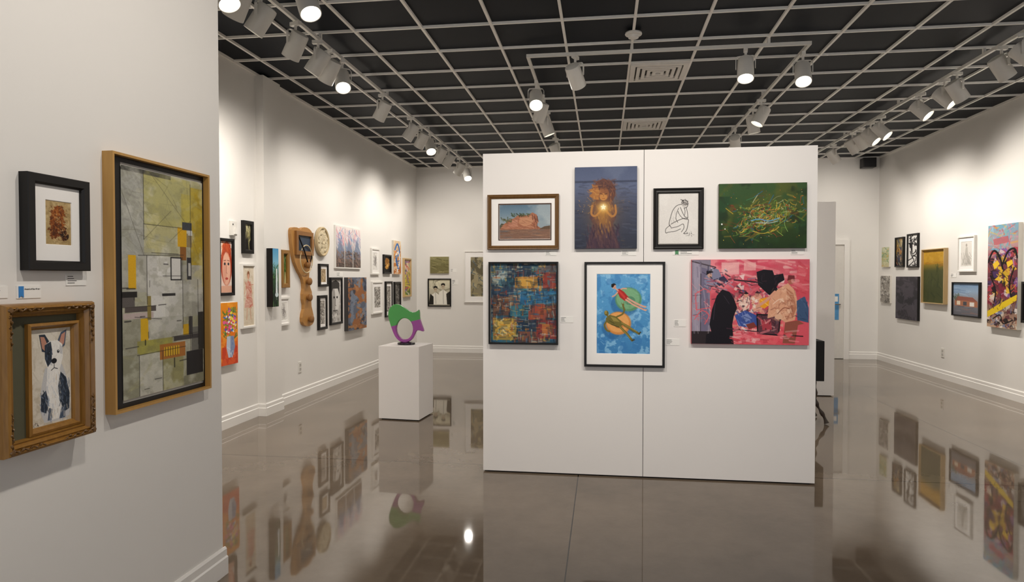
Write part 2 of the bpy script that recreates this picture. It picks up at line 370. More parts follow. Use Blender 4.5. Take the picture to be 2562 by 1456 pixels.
# ------------------------------------------------------------------ near wall art
def a_rust(p):
    p.bg('#b59c6e', '#a88f60').n('#c9b184', .6, 5).n('#8a7248', .5, 9)
    p.blob(150, 142, 552, 22, 38, 4, ['#6b3312', '#8a4a1c', '#a05a22', '#4a2412', '#7a3c18'], .75).blob(60, 146, 525, 14, 14, 3, ['#8a4a1c', '#a05a22', '#6b3312'], .8)
    p.blob(60, 130, 575, 16, 20, 4, ['#6b3312', '#4a2412'], .8).blob(40, 160, 582, 12, 16, 4, ['#2a1a14', '#3a2013'], .9)
    p.s(160, (118, 512, 170, 600), 9, 1.3, ['#5a2a10', '#b06a30', '#3a1c0e', '#c98a4a'], 60, 60)
art('small black-framed picture of a rust-brown clump on tan with a wide white mat', 'near', (48, 227, 440, 677), a_rust, .035, BLACK, .034, MATB, (105, 500, 181, 612))
def a_dog(p):
    p.bg('#cdc4b4', '#d6cdbd', '#c4b9a6').n('#b9ad98', .6, 4).n('#e0d9cc', .6, 5)
    p.s(120, (60, 815, 192, 1085), 26, 5, ['#d6cebf', '#c2b8a6', '#dcd5c8'], 80, 30, .5)
    W, W2, K, K2 = '#e9e6e0', '#c3c2c2', '#2c3440', '#4a5668'
    p.g([(106, 930), (162, 925), (177, 960), (188, 1010), (186, 1066), (150, 1074), (102, 1072), (88, 1040), (92, 985)], W2)
    p.g([(114, 930), (154, 928), (160, 980), (152, 1068), (120, 1068), (110, 990)], W)
    p.g([(157, 945), (175, 962), (187, 1005), (185, 1048), (168, 1054), (152, 1018), (148, 982)], K).g([(92, 1000), (108, 988), (117, 1020), (108, 1048), (91, 1040)], K)
    p.g([(118, 1035), (128, 1040), (126, 1068), (112, 1068)], K2).g([(160, 1040), (172, 1044), (170, 1070), (150, 1070)], K2)
    p.g([(88, 842), (107, 842), (124, 866), (112, 890), (97, 886)], K).g([(92, 847), (105, 849), (115, 870), (106, 885), (98, 878)], '#b98570')
    p.g([(179, 834), (160, 840), (147, 864), (160, 884), (173, 876)], K2).g([(175, 840), (162, 846), (154, 866), (163, 877), (170, 870)], '#c08a76')
    p.g([(106, 870), (124, 860), (148, 860), (164, 872), (166, 905), (156, 934), (140, 948), (120, 942), (107, 915)], W)
    p.g([(106, 870), (126, 862), (130, 885), (128, 915), (115, 928), (106, 905)], K).g([(156, 872), (165, 880), (164, 900), (154, 895)], W2)
    p.e(120, 892, 4, 4.5, '#0f1318').e(150, 890, 4, 4.5, '#1a1c20').e(120.8, 890.5, 1.2, 1.3, '#dddddd').e(150.8, 888.5, 1.2, 1.3, '#dddddd')
    p.e(136, 914, 9, 7, '#1c1e24').l([(136, 920), (136, 932), (126, 938)], 2, '#2a2c30').l([(136, 932), (147, 936)], 2, '#2a2c30')
    p.s(90, (110, 935, 158, 1064), 14, 2.6, ['#f4f1ec', '#cfd2d6', '#aeb4be', '#d8cbb8'], 85, 18, .6).s(55, (152, 955, 186, 1048), 12, 2.6, ['#1d242e', '#5a6a80', '#38445a', '#7a879a'], 80, 20, .6)
    p.s(30, (90, 990, 118, 1048), 12, 3, ['#1d242e', '#5a6a80', '#8a96a8'], 80, 20, .6).s(24, (110, 866, 130, 922), 9, 2.5, ['#1d242e', '#5a6a80'], 80, 20, .6).s(20, (132, 862, 164, 905), 9, 2.2, ['#f6f4f0', '#d4d0cc', '#b8b6b8'], 80, 25, .5).s(30, (88, 1040, 188, 1080), 14, 3, ['#d8cfc0', '#b9b0a4', '#8f97a6'], 85, 20, .6)
    p.s(14, (64, 1066, 84, 1076), 6, 1.2, ['#4a4038'], 40, 60)
t, w, h = art('painting of a white and black dog in a wide carved gold frame with grey-green liner', 'near', (-46, 244, 760, 1128), a_dog, .09, GOLD, .042, None, (58, 828, 192, 1078),
    prof=[(0, 0), (0, .8), (.12, .95), (.3, 1), (.45, .86), (.6, .9), (.8, .74), (.92, .78), (1, .6), (1, .1)])
q0, q1, q2, q3 = [(-w/2+w*(58+46)/290), (-w/2+w*(192+46)/290), h*(1128-1078)/368, h*(1128-828)/368]
f = .042; g = .022
obj('liner', rings_bm([(-w/2+f, w/2-f, f, h-f, -.045), (q0-g, q1+g, q2-g, q3+g, -.045)]), mat('grey_green_liner', '#55533f', .8), t)
obj('inner_frame', rings_bm([(q0-g, q1+g, q2-g, q3+g, -.04), (q0-g, q1+g, q2-g, q3+g, -.058), (q0-g*.6, q1+g*.6, q2-g*.6, q3+g*.6, -.062), (q0-g*.3, q1+g*.3, q2-g*.3, q3+g*.3, -.05), (q0, q1, q2, q3, -.045), (q0, q1, q2, q3, -.039)]), GOLD, t)
for sx, sz in ((-1, 0), (1, 0), (-1, 1), (1, 1)):     # carved leaf runs at the corners, one joined piece per corner
    bm = bmesh.new()
    for along in (0, 1):
        pts = []; rad = []
        for k in range(34):
            u = k/33*.13; x = sx*(w/2-.017-(u if along == 0 else 0)); z = .017+(u if along else 0); wv = .004*math.sin(u*190)
            if along: x += wv
            else: z += wv
            pts.append((x, -.087, h-z if sz else z)); rad.append(.0045+.002*math.sin(u*380)-.0025*k/33)
        tube(bm, pts, rad, 8)
    lathe(bm, [(.001, -.004), (.010, 0), (.007, .005), (.001, .006)], 10, Matrix.Translation((sx*(w/2-.017), -.087, h-.017 if sz else .017)) @ Matrix.Rotation(PI/2, 4, 'X'))
    obj('corner_carving', bm, DGOLD, t, True)
def a_big(p):
    p.bg('#a19f88', '#adab98', '#9c9a82').n('#8d8b72', .4, 3).n('#c4c2b4', .5, 4, .52)
    R = p.r
    for a in [(288, 440, 345, 640, '#a3a39b'), (345, 432, 478, 562, '#b0ab72'), (345, 562, 452, 632, '#bab694'), (478, 448, 517, 720, '#b09528'), (450, 470, 480, 560, '#b7a84c'), (288, 419, 420, 440, '#3a3a3c'),
              (352, 640, 452, 832, '#cac8c2'), (288, 640, 352, 730, '#acaaa0'), (452, 660, 515, 800, '#aeaca4'), (288, 790, 334, 880, '#9c9a88'), (354, 740, 400, 830, '#d4d2cc'), (380, 640, 420, 690, '#dad8d2'),
              (325, 850, 420, 884, '#a09a48'), (330, 885, 392, 990, '#bcbaae'), (392, 905, 452, 985, '#948f60'), (288, 880, 330, 1003, '#8a8974'), (452, 960, 517, 1003, '#7d7b66'), (480, 740, 517, 800, '#9c9a92'), (354, 795, 452, 850, '#b4b2a8')]: R(*a, .92)
    p.n('#77755a', .22, 7, .54).n('#dcdacc', .4, 6, .56, .15).n('#5a5946', .15, 14, .58).n('#c9bd6a', .3, 5, .56, .1, (345, 430, 517, 700))
    p.s(60, (288, 440, 345, 640), 34, 5, ['#77766e', '#b9b8b2', '#c8c6c0', '#8a8980'], 60, 40, .25).s(60, (288, 419, 517, 1003), 36, 9, ['#c8c6b0', '#9a9878', '#b9b17a', '#adaca2', '#d6d4c8'], 0, 90, .2)
    for a in [(305, 640, 324, 722, '#d9a616'), (288, 728, 326, 742, '#1f1c1c'), (288, 742, 320, 764, '#5a5452'), (296, 765, 375, 778, '#4e4644'), (292, 780, 368, 794, '#b9a8a4'), (438, 560, 466, 612, '#d2a015'), (466, 575, 482, 612, '#8a7a5a'), (452, 545, 482, 566, '#3a3d48'), (470, 566, 484, 580, '#c8c8c4'),
              (445, 612, 464, 648, '#8a5622'), (418, 642, 448, 700, '#d4d2cc'), (334, 795, 354, 850, '#d3a71c'), (384, 866, 458, 905, '#a5672a'), (396, 874, 440, 898, '#d3aa2c'), (452, 820, 470, 850, '#c19718'), (478, 830, 500, 900, '#68665f'), (462, 895, 515, 960, '#232122'),
              (500, 790, 517, 895, '#2c2a28'), (352, 740, 362, 800, '#8a7a40'), (424, 850, 500, 862, '#3c3838'), (470, 800, 482, 850, '#3c3838'), (392, 735, 430, 742, '#2a2828')]: R(*a, .95)
    p.l([(418, 642), (448, 642), (448, 700), (418, 700), (418, 642)], 3, '#191819').r(466, 640, 480, 700, '#353437').r(470, 655, 478, 690, '#b8b6b0')
    for k in range(6): p.l([(400+k*7, 875), (400+k*7, 898)], 2, '#5d3a18')
    K = '#1d1b1a'
    for pts in [[(360, 430), (475, 560)], [(288, 480), (345, 640)], [(345, 600), (420, 520)], [(415, 600), (478, 540)]]: p.l(pts, 1.1, '#3a382e', .5)
    for pts in [[(345, 425), (345, 600)], [(478, 440), (478, 660)], [(345, 562), (450, 562)], [(330, 640), (455, 634)], [(365, 632), (440, 632)], [(452, 640), (452, 830)],
                [(352, 640), (352, 760)], [(325, 884), (460, 880)], [(392, 884), (392, 985)], [(320, 790), (390, 800)], [(475, 800), (475, 900)], [(420, 850), (500, 846)], [(330, 885), (330, 990)],
                [(500, 700), (500, 880)], [(288, 765), (375, 765)], [(395, 690), (450, 690)]]: p.l(pts, 1.5, K, .7)
    p.s(12, (290, 640, 510, 990), 26, 3, [K, '#2c2a2a'], 0, 2, .8).s(8, (290, 640, 510, 990), 20, 3, [K], 90, 2, .8).s(40, (300, 430, 510, 640), 50, 1, ['#6a6850', '#3a382c'], 40, 50, .3)
t, w, h = art('tall abstract painting of grey, olive and yellow blocks in a light oak floater frame', 'near', (259, 527, 405, 1009), a_big, .045, OAK, .010, None, (290, 429, 517, 985), prof=[(0, 0), (0, 1), (1, 1), (1, .4)])
obj('shadow_gap', rings_bm([(-w/2+.010, w/2-.010, .010, h-.010, -.018), (-w/2+w*(290-259)/268+.001, -w/2+w*(517-259)/268, .03, h-.03, -.018)]), BLACK, t)
# ------------------------------------------------------------------ left wall art
def a_face(p):
    p.bg('#e2d3c6').n('#d8b8ac', .6, 4)
    p.e(567, 662, 17, 52, '#a8412a').g([(552, 715), (582, 715), (586, 732), (549, 732)], '#d3a088').e(567, 672, 12.5, 42, '#dca890').e(562, 680, 6, 28, '#c98a74', .5)
    p.g([(553, 640), (556, 612), (568, 602), (580, 612), (581, 645), (574, 628), (562, 628)], '#b54a2a').s(30, (553, 604, 581, 640), 14, 2, ['#c9653a', '#8a2f20', '#d97a4a'], 80, 25)
    p.e(562, 660, 2.6, 3.5, '#2a2f35').e(573, 660, 2.6, 3.5, '#2a2f35').l([(559, 652), (565, 651)], 1.5, '#6a2c1c').l([(570, 651), (576, 652)], 1.5, '#6a2c1c').l([(567, 664), (566, 682), (569, 684)], 1.2, '#a86a58').e(567.5, 697, 4.5, 3, '#a8443c')
art('black-framed portrait of a red-haired pale face', 'left', (541, 588, 596, 740), a_face, .035, BLACK, .03)
def a_street(p):
    p.bg('#c9c39a', '#8a8458', '#4a4634').s(40, (608, 560, 632, 625), 20, 2.5, ['#2a2620', '#6a6440', '#d0c890'], 90, 8).g([(614, 600), (620, 592), (624, 626), (612, 626)], '#1d1a18').e(628, 612, 3, 12, '#201c1a')
art('small black-framed picture of dim figures against yellow light, high on the left wall', 'left', (603, 636, 552, 634), a_street, .035, BLACK, .04)
def a_dress(p):
    p.bg('#dcd0bd', '#d3c5af').n('#c5b59c', .5, 5).e(622, 688, 4, 10, '#8a5a3c').e(622, 692, 3, 7, '#d3a085').g([(616, 704), (629, 704), (632, 740), (636, 768), (610, 770), (615, 738)], '#cf9d8c')
    p.s(26, (612, 706, 634, 768), 16, 1.6, ['#b0432f', '#e6d8c8', '#c05a48'], 60, 30).l([(618, 770), (616, 800)], 2, '#c99c80').l([(627, 770), (629, 800)], 2, '#c99c80').l([(616, 708), (610, 735)], 2, '#cfa088').l([(629, 708), (633, 735)], 2, '#cfa088')
art('pale framed drawing of a standing figure in a red-striped dress', 'left', (600, 641, 660, 821), a_dress, .03, WFR, .025)
def a_flower(p):
    p.bg('#e08a1e', '#e2761e', '#cf5426').n('#f0a63a', .6, 4).r(548, 868, 594, 915, '#c8452a').n('#e5703a', .5, 5, .5, .1, (548, 868, 594, 915))
    p.s(70, (552, 775, 592, 850), 12, 3, ['#3a7a3a', '#5aa04a', '#2c5a3a'], 90, 40).blob(60, 572, 805, 18, 34, 4, ['#d83a4a', '#f0d04a', '#6a4aa8', '#e8e4e0', '#3a6ac0', '#e05a9a'], .95)
    p.g([(562, 842), (582, 842), (586, 870), (578, 896), (566, 896), (560, 870)], '#b9c3d3').g([(572, 842), (582, 842), (586, 870), (578, 896), (572, 896)], '#8291b0').s(8, (562, 846, 584, 892), 10, 2, ['#4a6aa8', '#eef0f4'], 80, 30)
art('bright unframed canvas of flowers in a vase on orange, lowest on the left wall', 'left', (541, 595, 757, 914), a_flower, .035, name=CP, cat='painting')
def a_fall(p):
    p.bg('#4f97c4', '#7fb6cf', '#3a5a3a', '#24352a', '#1c241e').s(60, (667, 660, 697, 768), 12, 3, ['#2f5a2f', '#47703a', '#1a241c', '#5a7a4a'], 80, 40).g([(684, 672), (690, 672), (692, 735), (682, 735)], '#e4ecee').s(12, (682, 675, 692, 740), 20, 1.5, ['#ffffff', '#a8c4cc'], 90, 5).e(687, 738, 8, 6, '#cfdde0')
art('canvas of a white waterfall under blue sky with thick black edges, on the pilaster', 'pier', (667, 697, 621, 768), a_fall, .07, side=BLACK, name=CP, cat='painting')
def a_wood(p):
    p.bg('#5a6a4a', '#4a6a2c', '#3a4a20').s(80, (697, 624, 725, 721), 12, 3, ['#6a8a3a', '#2c4018', '#8aa050', '#3a5426'], 60, 50).g([(710, 721), (714, 680), (716, 680), (722, 721)], '#b5a878').l([(704, 640), (704, 690)], 2, '#2a2418').l([(719, 640), (719, 690)], 2, '#2a2418')
art('small gold-framed green woodland path picture', 'left', (696, 726, 625, 720), a_wood, .05, GOLD, .05)
def a_faint(sd):
    def f(p):
        p.bg('#e2dfd9').n('#cfcbc4', .4, 4); R = p.rng; xm = (p.x0+p.x1)/2; ym = (p.y0+p.y1)/2; w = p.x1-p.x0; h = p.y1-p.y0
        for k in range(14):
            pts = [(xm+R.normal()*w*.17, ym+R.normal()*h*.2) for q in range(4)]; p.crv(pts, .8, '#8f8a86', .55)
        p.s(30, (xm-w*.2, ym-h*.25, xm+w*.2, ym+h*.25), h*.1, .8, ['#a29d98', '#77736f'], 50+sd, 30, .4)
    return f
art('white-framed faint pencil sketch hung below the gold woodland picture', 'left', (693, 726, 743, 815), a_faint(1), .03, WFR, .03, MATB, (700, 757, 720, 802))
def a_tri(k):
    def f(p):
        p.bg('#e8dcd8', '#d8c8cc', '#a8a8ae', '#6d6462', '#584c46'); x0, x1 = p.x0, p.x1; w = x1-x0
        p.s(40, (x0, 572, x1, 640), 22, 2, ['#d88a90', '#7a9ac0', '#f0e8e4', '#c8a0a8', '#5f7fae'], 75, 25, .7).g([(x0, 640), (x0+w*.5, 600-k*4), (x1, 635), (x1, 650), (x0, 650)], '#6a7a94', .7)
        p.s(50, (x0, 632, x1, 672), 14, 2.5, ['#5a4a42', '#7a6a60', '#3f3836', '#98786a'], 60, 40, .7)
    return f
loc, w, h, rz = wall_rect('left', (835, 904, 568, 672), .03)
t = thing('wall_picture', 'white panel with three side-by-side paintings of pink sky over dark ground', 'painting', loc, rz)
obj('panel', B((-w/2, w/2, -.025, 0, 0, h)), WFR, t)
for k in range(3):
    p = Pt((0, 568, 20, 672), 2.2, 90+k); a_tri(k)(p); s0 = -w/2+.02+(w-.02)/3*k
    obj('picture', pic_mesh('picture', p.im, s0, s0+(w-.02)/3-.022, .02, h-.02, -.0275, 1.0), None, t)
def a_grey(sd, dark=False):
    def f(p):
        p.bg('#9a948c' if not dark else '#4a4844'); R = p.rng; p.n('#d0ccc4' if not dark else '#8a8680', .8, 4).n('#4a4642', .6, 6, .55)
        p.s(30, (p.x0, p.y0, p.x1, p.y1), (p.y1-p.y0)*.15, 1.5, ['#2c2a28', '#d8d4cc', '#77726c'], sd*30, 40, .6)
    return f
def a_beige(p): p.bg('#c5b193', '#a8906c').n('#8a7050', .6, 4).s(20, (p.x0, p.y0, p.x1, p.y1), 12, 1.5, ['#5a4830', '#d8c8a8'], 70, 40, .6)
art('small black-framed beige study with white mat beside the wooden wall sculpture', 'left', (795, 823, 660, 717), a_beige, .035, BLACK, .03, MATB, (801, 672, 817, 706))
art('black-framed grey drawing hung below the small beige study', 'left', (793, 820, 739, 825), a_grey(1), .035, BLACK, .035, MATB, (799, 752, 815, 812))
def a_bwface(p):
    p.bg('#b4b0ab').n('#d8d5d0', .6, 4).e(839, 752, 11, 42, '#d2cfca').e(834, 756, 5, 34, '#77736f', .6).g([(826, 740), (829, 706), (840, 700), (851, 708), (852, 740), (846, 722), (832, 722)], '#3a3735')
    p.e(835, 744, 2.2, 3, '#1d1b1a').e(844, 744, 2.2, 3, '#1d1b1a').l([(839, 748), (838, 764), (841, 765)], 1.2, '#5a5753').l([(834, 777), (844, 777)], 2, '#3a3735').s(30, (827, 775, 851, 806), 9, 1.2, ['#4a4744', '#8a8682', '#2a2826'], 80, 25)
art('black-framed black and white drawing of a bearded face', 'left', (823, 858, 694, 812), a_bwface, .035, BLACK, .03)
def a_camo(p):
    p.bg('#5d6473').n('#93603c', 1, 3.2, .5, .03).n('#3a3f4c', .9, 4, .58, .03).n('#a87850', .9, 6, .62, .03).n('#7a8494', .8, 5, .6, .03)
art('unframed canvas patterned in brown and slate-blue blotches', 'left', (861, 917, 694, 825), a_camo, .06, name=CP, cat='painting', side=mat('slate_edge', '#3d3a3a', .7))
art('white-framed pale sketch, upper one near the far end of the left wall', 'left', (926, 951, 621, 687), a_faint(9), .03, WFR, .03, MATB, (931, 632, 946, 676))
def a_goldan(p): p.bg('#141210').blob(40, 969, 660, 5, 12, 4, ['#c08a3a', '#e0b060', '#8a5a20'], .9)
art('small black-framed picture of a golden animal shape on black', 'left', (957, 980, 637, 685), a_goldan, .035, BLACK, .03)
def a_swirl(p):
    p.bg('#d8c0a0', '#c88a4a', '#b5652a').n('#e8d8c0', .7, 4).crv([(984, 625), (992, 610), (998, 630), (988, 650), (996, 672)], 4, '#3a6aa8').crv([(986, 640), (994, 628), (999, 655), (990, 680)], 2.5, '#e8e8ea').blob(14, 991, 650, 6, 26, 3, ['#2f5a9a', '#d87a3a', '#f0d8a0'], .8)
art('unframed orange canvas with a blue swirl, near the far left corner', 'left', (980, 1003, 602, 686), a_swirl, .035, name=CP, cat='painting')
art('white-framed grey sketch in the lower row directly behind the green sculpture', 'left', (928, 959, 704, 785), a_grey(2), .03, WFR, .03, MATB, (935, 718, 953, 770))
art('black-framed grey photograph, left of a narrower black frame above the sculpture', 'left', (962, 983, 704, 793), a_grey(3), .035, BLACK, .03, MATB, (966, 716, 979, 780))
art('narrow dark picture in black frame, last of the lower row on the left wall', 'left', (984, 1004, 705, 768), a_grey(1, True), .035, BLACK, .04)
def a_yel(p):
    p.bg('#d9b8a0', '#c9a83a', '#4a6a3a').s(50, (p.x0, p.y0, p.x1, p.y1), 18, 3, ['#e0c84a', '#c8544a', '#3a6a5a', '#e8d8c8', '#8a5a9a'], 60, 40, .8)
art('pale-wood framed painting in yellow, pink and green, last on the left wall before the corner', 'left', (1007, 1030, 646, 743), a_yel, .04, PALEW, .03)
# ------------------------------------------------------------------ wooden wall sculpture
def wp(wall, x, y, d=0):
    ax, v, sg, rz = WALL[wall]; q = at_axis(x, y, ax, v+sg*d); return q
loc, w, h, rz = wall_rect('left', (727, 792, 568, 818), .04)
t = thing('wall_sculpture', 'tapering honey-coloured wooden wall sculpture with pegs, cords and a small inset box', 'sculpture', loc, rz)
def lp(x, y, d=.04):
    q = wp('left', x, y, d); return (q.y-loc.y, q.z-loc.z)
HON = wood('honey_wood', '#a07038', '#bb8a4c', .4); HON2 = wood('dark_honey_wood', '#7c5228', '#976a38', .4)
def smooth_loop(P, it=2):
    for _ in range(it):
        Q = []
        for k in range(len(P)):
            a = P[k]; b = P[(k+1) % len(P)]; Q += [(.75*a[0]+.25*b[0], .75*a[1]+.25*b[1]), (.25*a[0]+.75*b[0], .25*a[1]+.75*b[1])]
        P = Q
    return P
out = [(728, 576), (732, 568), (746, 569), (752, 576), (758, 568), (772, 570), (782, 582), (787, 608), (784, 640), (776, 668), (773, 690), (775, 715), (782, 735), (778, 760), (784, 785), (787, 803), (780, 814), (768, 817), (758, 810), (757, 790), (763, 768), (758, 742), (762, 716), (757, 694), (746, 676), (736, 650), (731, 615)]
bm = bmesh.new(); prism(bm, [lp(*q) for q in smooth_loop(out, 1)], 0, -.04); obj('board', bm, HON, t)
def fr(x0, y0, x1, y1, o=0): a = lp(x0, y1); b = lp(x1, y0); return (a[0]+o, b[0]-o, a[1]+o, b[1]-o)
r0 = fr(737, 583, 779, 637)
obj('inset_box', rings_bm([(*r0, -.04), (*r0, -.07), (r0[0]+.05, r0[1]-.05, r0[2]+.05, r0[3]-.05, -.07), (r0[0]+.05, r0[1]-.05, r0[2]+.05, r0[3]-.05, -.042)]), HON2, t)
obj('inset_panel', rings_bm([(r0[0]+.05, r0[1]-.05, r0[2]+.05, r0[3]-.05, -.04), (r0[0]+.05, r0[1]-.05, r0[2]+.05, r0[3]-.05, -.048)], False, True), mat('inset_blue', '#2d3d50', .4, var=.5), t)
c = lp(762, 648); bm = bmesh.new()
tube(bm, [(c[0]+.17*math.cos(a), -.066, c[1]+.17*math.sin(a)) for a in [2*PI*k/28 for k in range(29)]], .007, 6); obj('cord_hoop', bm, mat('cream_cord', '#cdbb95', .7), t, True)
bm = bmesh.new(); tube(bm, [(c[0]-.2, -.05, c[1]+.3), (c[0]-.1, -.085, c[1]+.1), (c[0]+.02, -.085, c[1]-.08), (c[0]+.14, -.07, c[1]+.02), (c[0]+.16, -.05, c[1]+.2)], .009, 6); obj('cable', bm, BLACK, t, True)
for x, y in ((768, 704), (769, 744), (773, 798), (764, 662)):
    c = lp(x, y); bm = bmesh.new(); lathe(bm, [(.03, .04), (.03, .06), (.046, .064), (.048, .085), (.035, .096), (.001, .098)], 18, Matrix.Translation((c[0], 0, c[1])) @ Matrix.Rotation(PI/2, 4, 'X'))
    obj('peg', bm, HON2, t, True)
# round relief
loc, w, h, rz = wall_rect('left', (790, 821, 567, 641), .05)
t = thing('wall_plaque', 'round cream carved relief disc on the left wall', 'plaque', (loc.x, loc.y, loc.z), rz)
RX = Matrix.Translation((0, 0, h/2)) @ Matrix.Rotation(PI/2, 4, 'X'); r = h/2
bm = bmesh.new(); lathe(bm, [(r*.9, 0), (r, .01), (r, .045), (r*.94, .052), (r*.86, .045), (r*.84, .03)], 40, RX); obj('rim', bm, mat('cream_clay', '#bba884', .7, var=.15, scale=14), t, True)
bm = bmesh.new(); random.seed(4)
lathe(bm, [(r*.84, .025), (r*.83, .032), (.001, .034)], 32, RX)
for k in range(46):
    a = random.uniform(0, 6.28); q = r*.75*math.sqrt(random.random())
    lathe(bm, [(.024, .03), (.02, .042), (.008, .048), (.001, .049)], 10, RX @ Matrix.Translation((q*math.cos(a), q*math.sin(a), 0)) @ Matrix.Rotation(a*3, 4, 'Z') @ Matrix.Scale(1.8, 4, (1, 0, 0)))
obj('relief', bm, mat('pale_clay', '#c4b698', .75, var=.3, scale=30), t, True)
# ------------------------------------------------------------------ back wall art
def a_field(p): p.bg('#8f8a62', '#6f6a44', '#77704a').s(40, (p.x0, p.y0, p.x1, p.y1), 16, 2, ['#a39c70', '#54502f', '#868050'], 10, 20, .6)
art('small unframed olive-green landscape on the back wall', 'back', (1076, 1123, 642, 684), a_field, .03, name=CP, cat='painting')
def a_two(p):
    p.bg('#d8d2b8', '#9a9484').s(14, (p.x0, p.y0, p.x1, 735), 18, 3, ['#e8e2c8', '#77725f'], 20, 40, .6)
    for x, y in ((1089, 724), (1108, 717)):
        p.g([(x-11, 762), (x-10, y+14), (x, y+7), (x+10, y+14), (x+12, 762)], '#e4e0d4').e(x, y, 4.5, 6.5, '#b8a890').g([(x-5, y-1), (x-5, y-7), (x, y-9), (x+5, y-7), (x+5, y-1), (x+2, y-4), (x-2, y-4)], '#1c1a18').l([(x, y+8), (x+1, 760)], 1, '#8a867c').e(x-1.7, y, .8, .8, '#1c1a18').e(x+1.7, y, .8, .8, '#1c1a18')
    p.g([(1072, 762), (1076, 735), (1084, 742), (1084, 762)], '#26241f').g([(1118, 762), (1116, 735), (1126, 728), (1126, 762)], '#2c2a25')
art('black-framed black and white picture of two people in white shirts on the back wall', 'back', (1070, 1128, 697, 767), a_two, .035, BLACK, .022)
def a_moss(p): p.bg('#8a8268').n('#5a5440', .8, 4).n('#b8ac88', .7, 6).s(60, (p.x0, p.y0, p.x1, p.y1), 14, 2, ['#4a5a6a', '#3a3426', '#a89a6a'], 70, 40, .7)
art('white-framed mossy abstract partly hidden by the big partition edge', 'back', (1161, 1262, 628, 757), a_moss, .035, WFR, .02, MATB, (1177, 643, 1246, 742))
# ------------------------------------------------------------------ partition art
def p_cliff(p):
    p.bg('#566f82', '#6d8494', '#8c9aa0', '#8c9aa0', '#8c9aa0').n('#a8b0b2', .7, 3, .5, .2, (1240, 510, 1380, 560))
    p.g([(1248, 566), (1254, 558), (1264, 560), (1266, 574), (1248, 574)], '#4a4a38')
    p.g([(1249, 574), (1258, 562), (1272, 550), (1286, 545), (1297, 537), (1320, 538), (1332, 531), (1343, 537), (1347, 553), (1343, 564), (1358, 574)], '#a0684e')
    p.g([(1300, 544), (1322, 543), (1332, 537), (1338, 546), (1330, 560), (1310, 566), (1298, 558)], '#b88464').g([(1274, 555), (1296, 547), (1294, 566), (1268, 572)], '#b07860')
    p.s(60, (1258, 545, 1346, 573), 16, 1.2, ['#7a4a38', '#c89a7a', '#8a5844', '#6a3f30', '#d0a88c'], 12, 12, .6).s(14, (1332, 540, 1347, 572), 12, 1.8, ['#6a3a2e', '#5a3028'], 80, 14, .7)
    p.s(46, (1280, 534, 1326, 541), 4, 2, ['#3a4428', '#566038', '#2c3420'], 70, 40, .8).s(24, (1254, 545, 1280, 555), 5, 2.4, ['#3a4428', '#5a5a38'], 70, 40, .7)
    p.g([(1350, 572), (1362, 566), (1377, 564), (1377, 574), (1350, 574)], '#5d4a38').r(1248, 573, 1377, 598, '#7d5e4e')
    p.s(90, (1248, 574, 1377, 598), 22, 1.2, ['#98705a', '#5e4a42', '#755848', '#6b6a6c', '#a88468'], 0, 3, .6).s(10, (1248, 574, 1270, 596), 18, 1.5, ['#4a4038', '#5a6068'], 0, 3, .6)
P1_PROF = [(0, 0), (0, .9), (.12, 1), (.35, .92), (.55, 1), (.8, .8), (1, .7), (1, .1)]
t, w, h = art('brown and gold framed landscape of red rock cliffs reflected in water', 'part', (1219, 1398, 486, 624), p_cliff, .035, DGOLD, .03, MATB, (1249, 511, 1377, 598), prof=P1_PROF)
a0, a1 = -w/2+w*(1249-1219)/179, -w/2+w*(1377-1219)/179; b0, b1 = h*(624-598)/138, h*(624-511)/138
obj('fillet', rings_bm([(a0-.008, a1+.008, b0-.008, b1+.008, -.017), (a0-.008, a1+.008, b0-.008, b1+.008, -.022), (a0, a1, b0, b1, -.021), (a0, a1, b0, b1, -.0155)]), wood('walnut', '#3a2416', '#4a2e1c'), t)
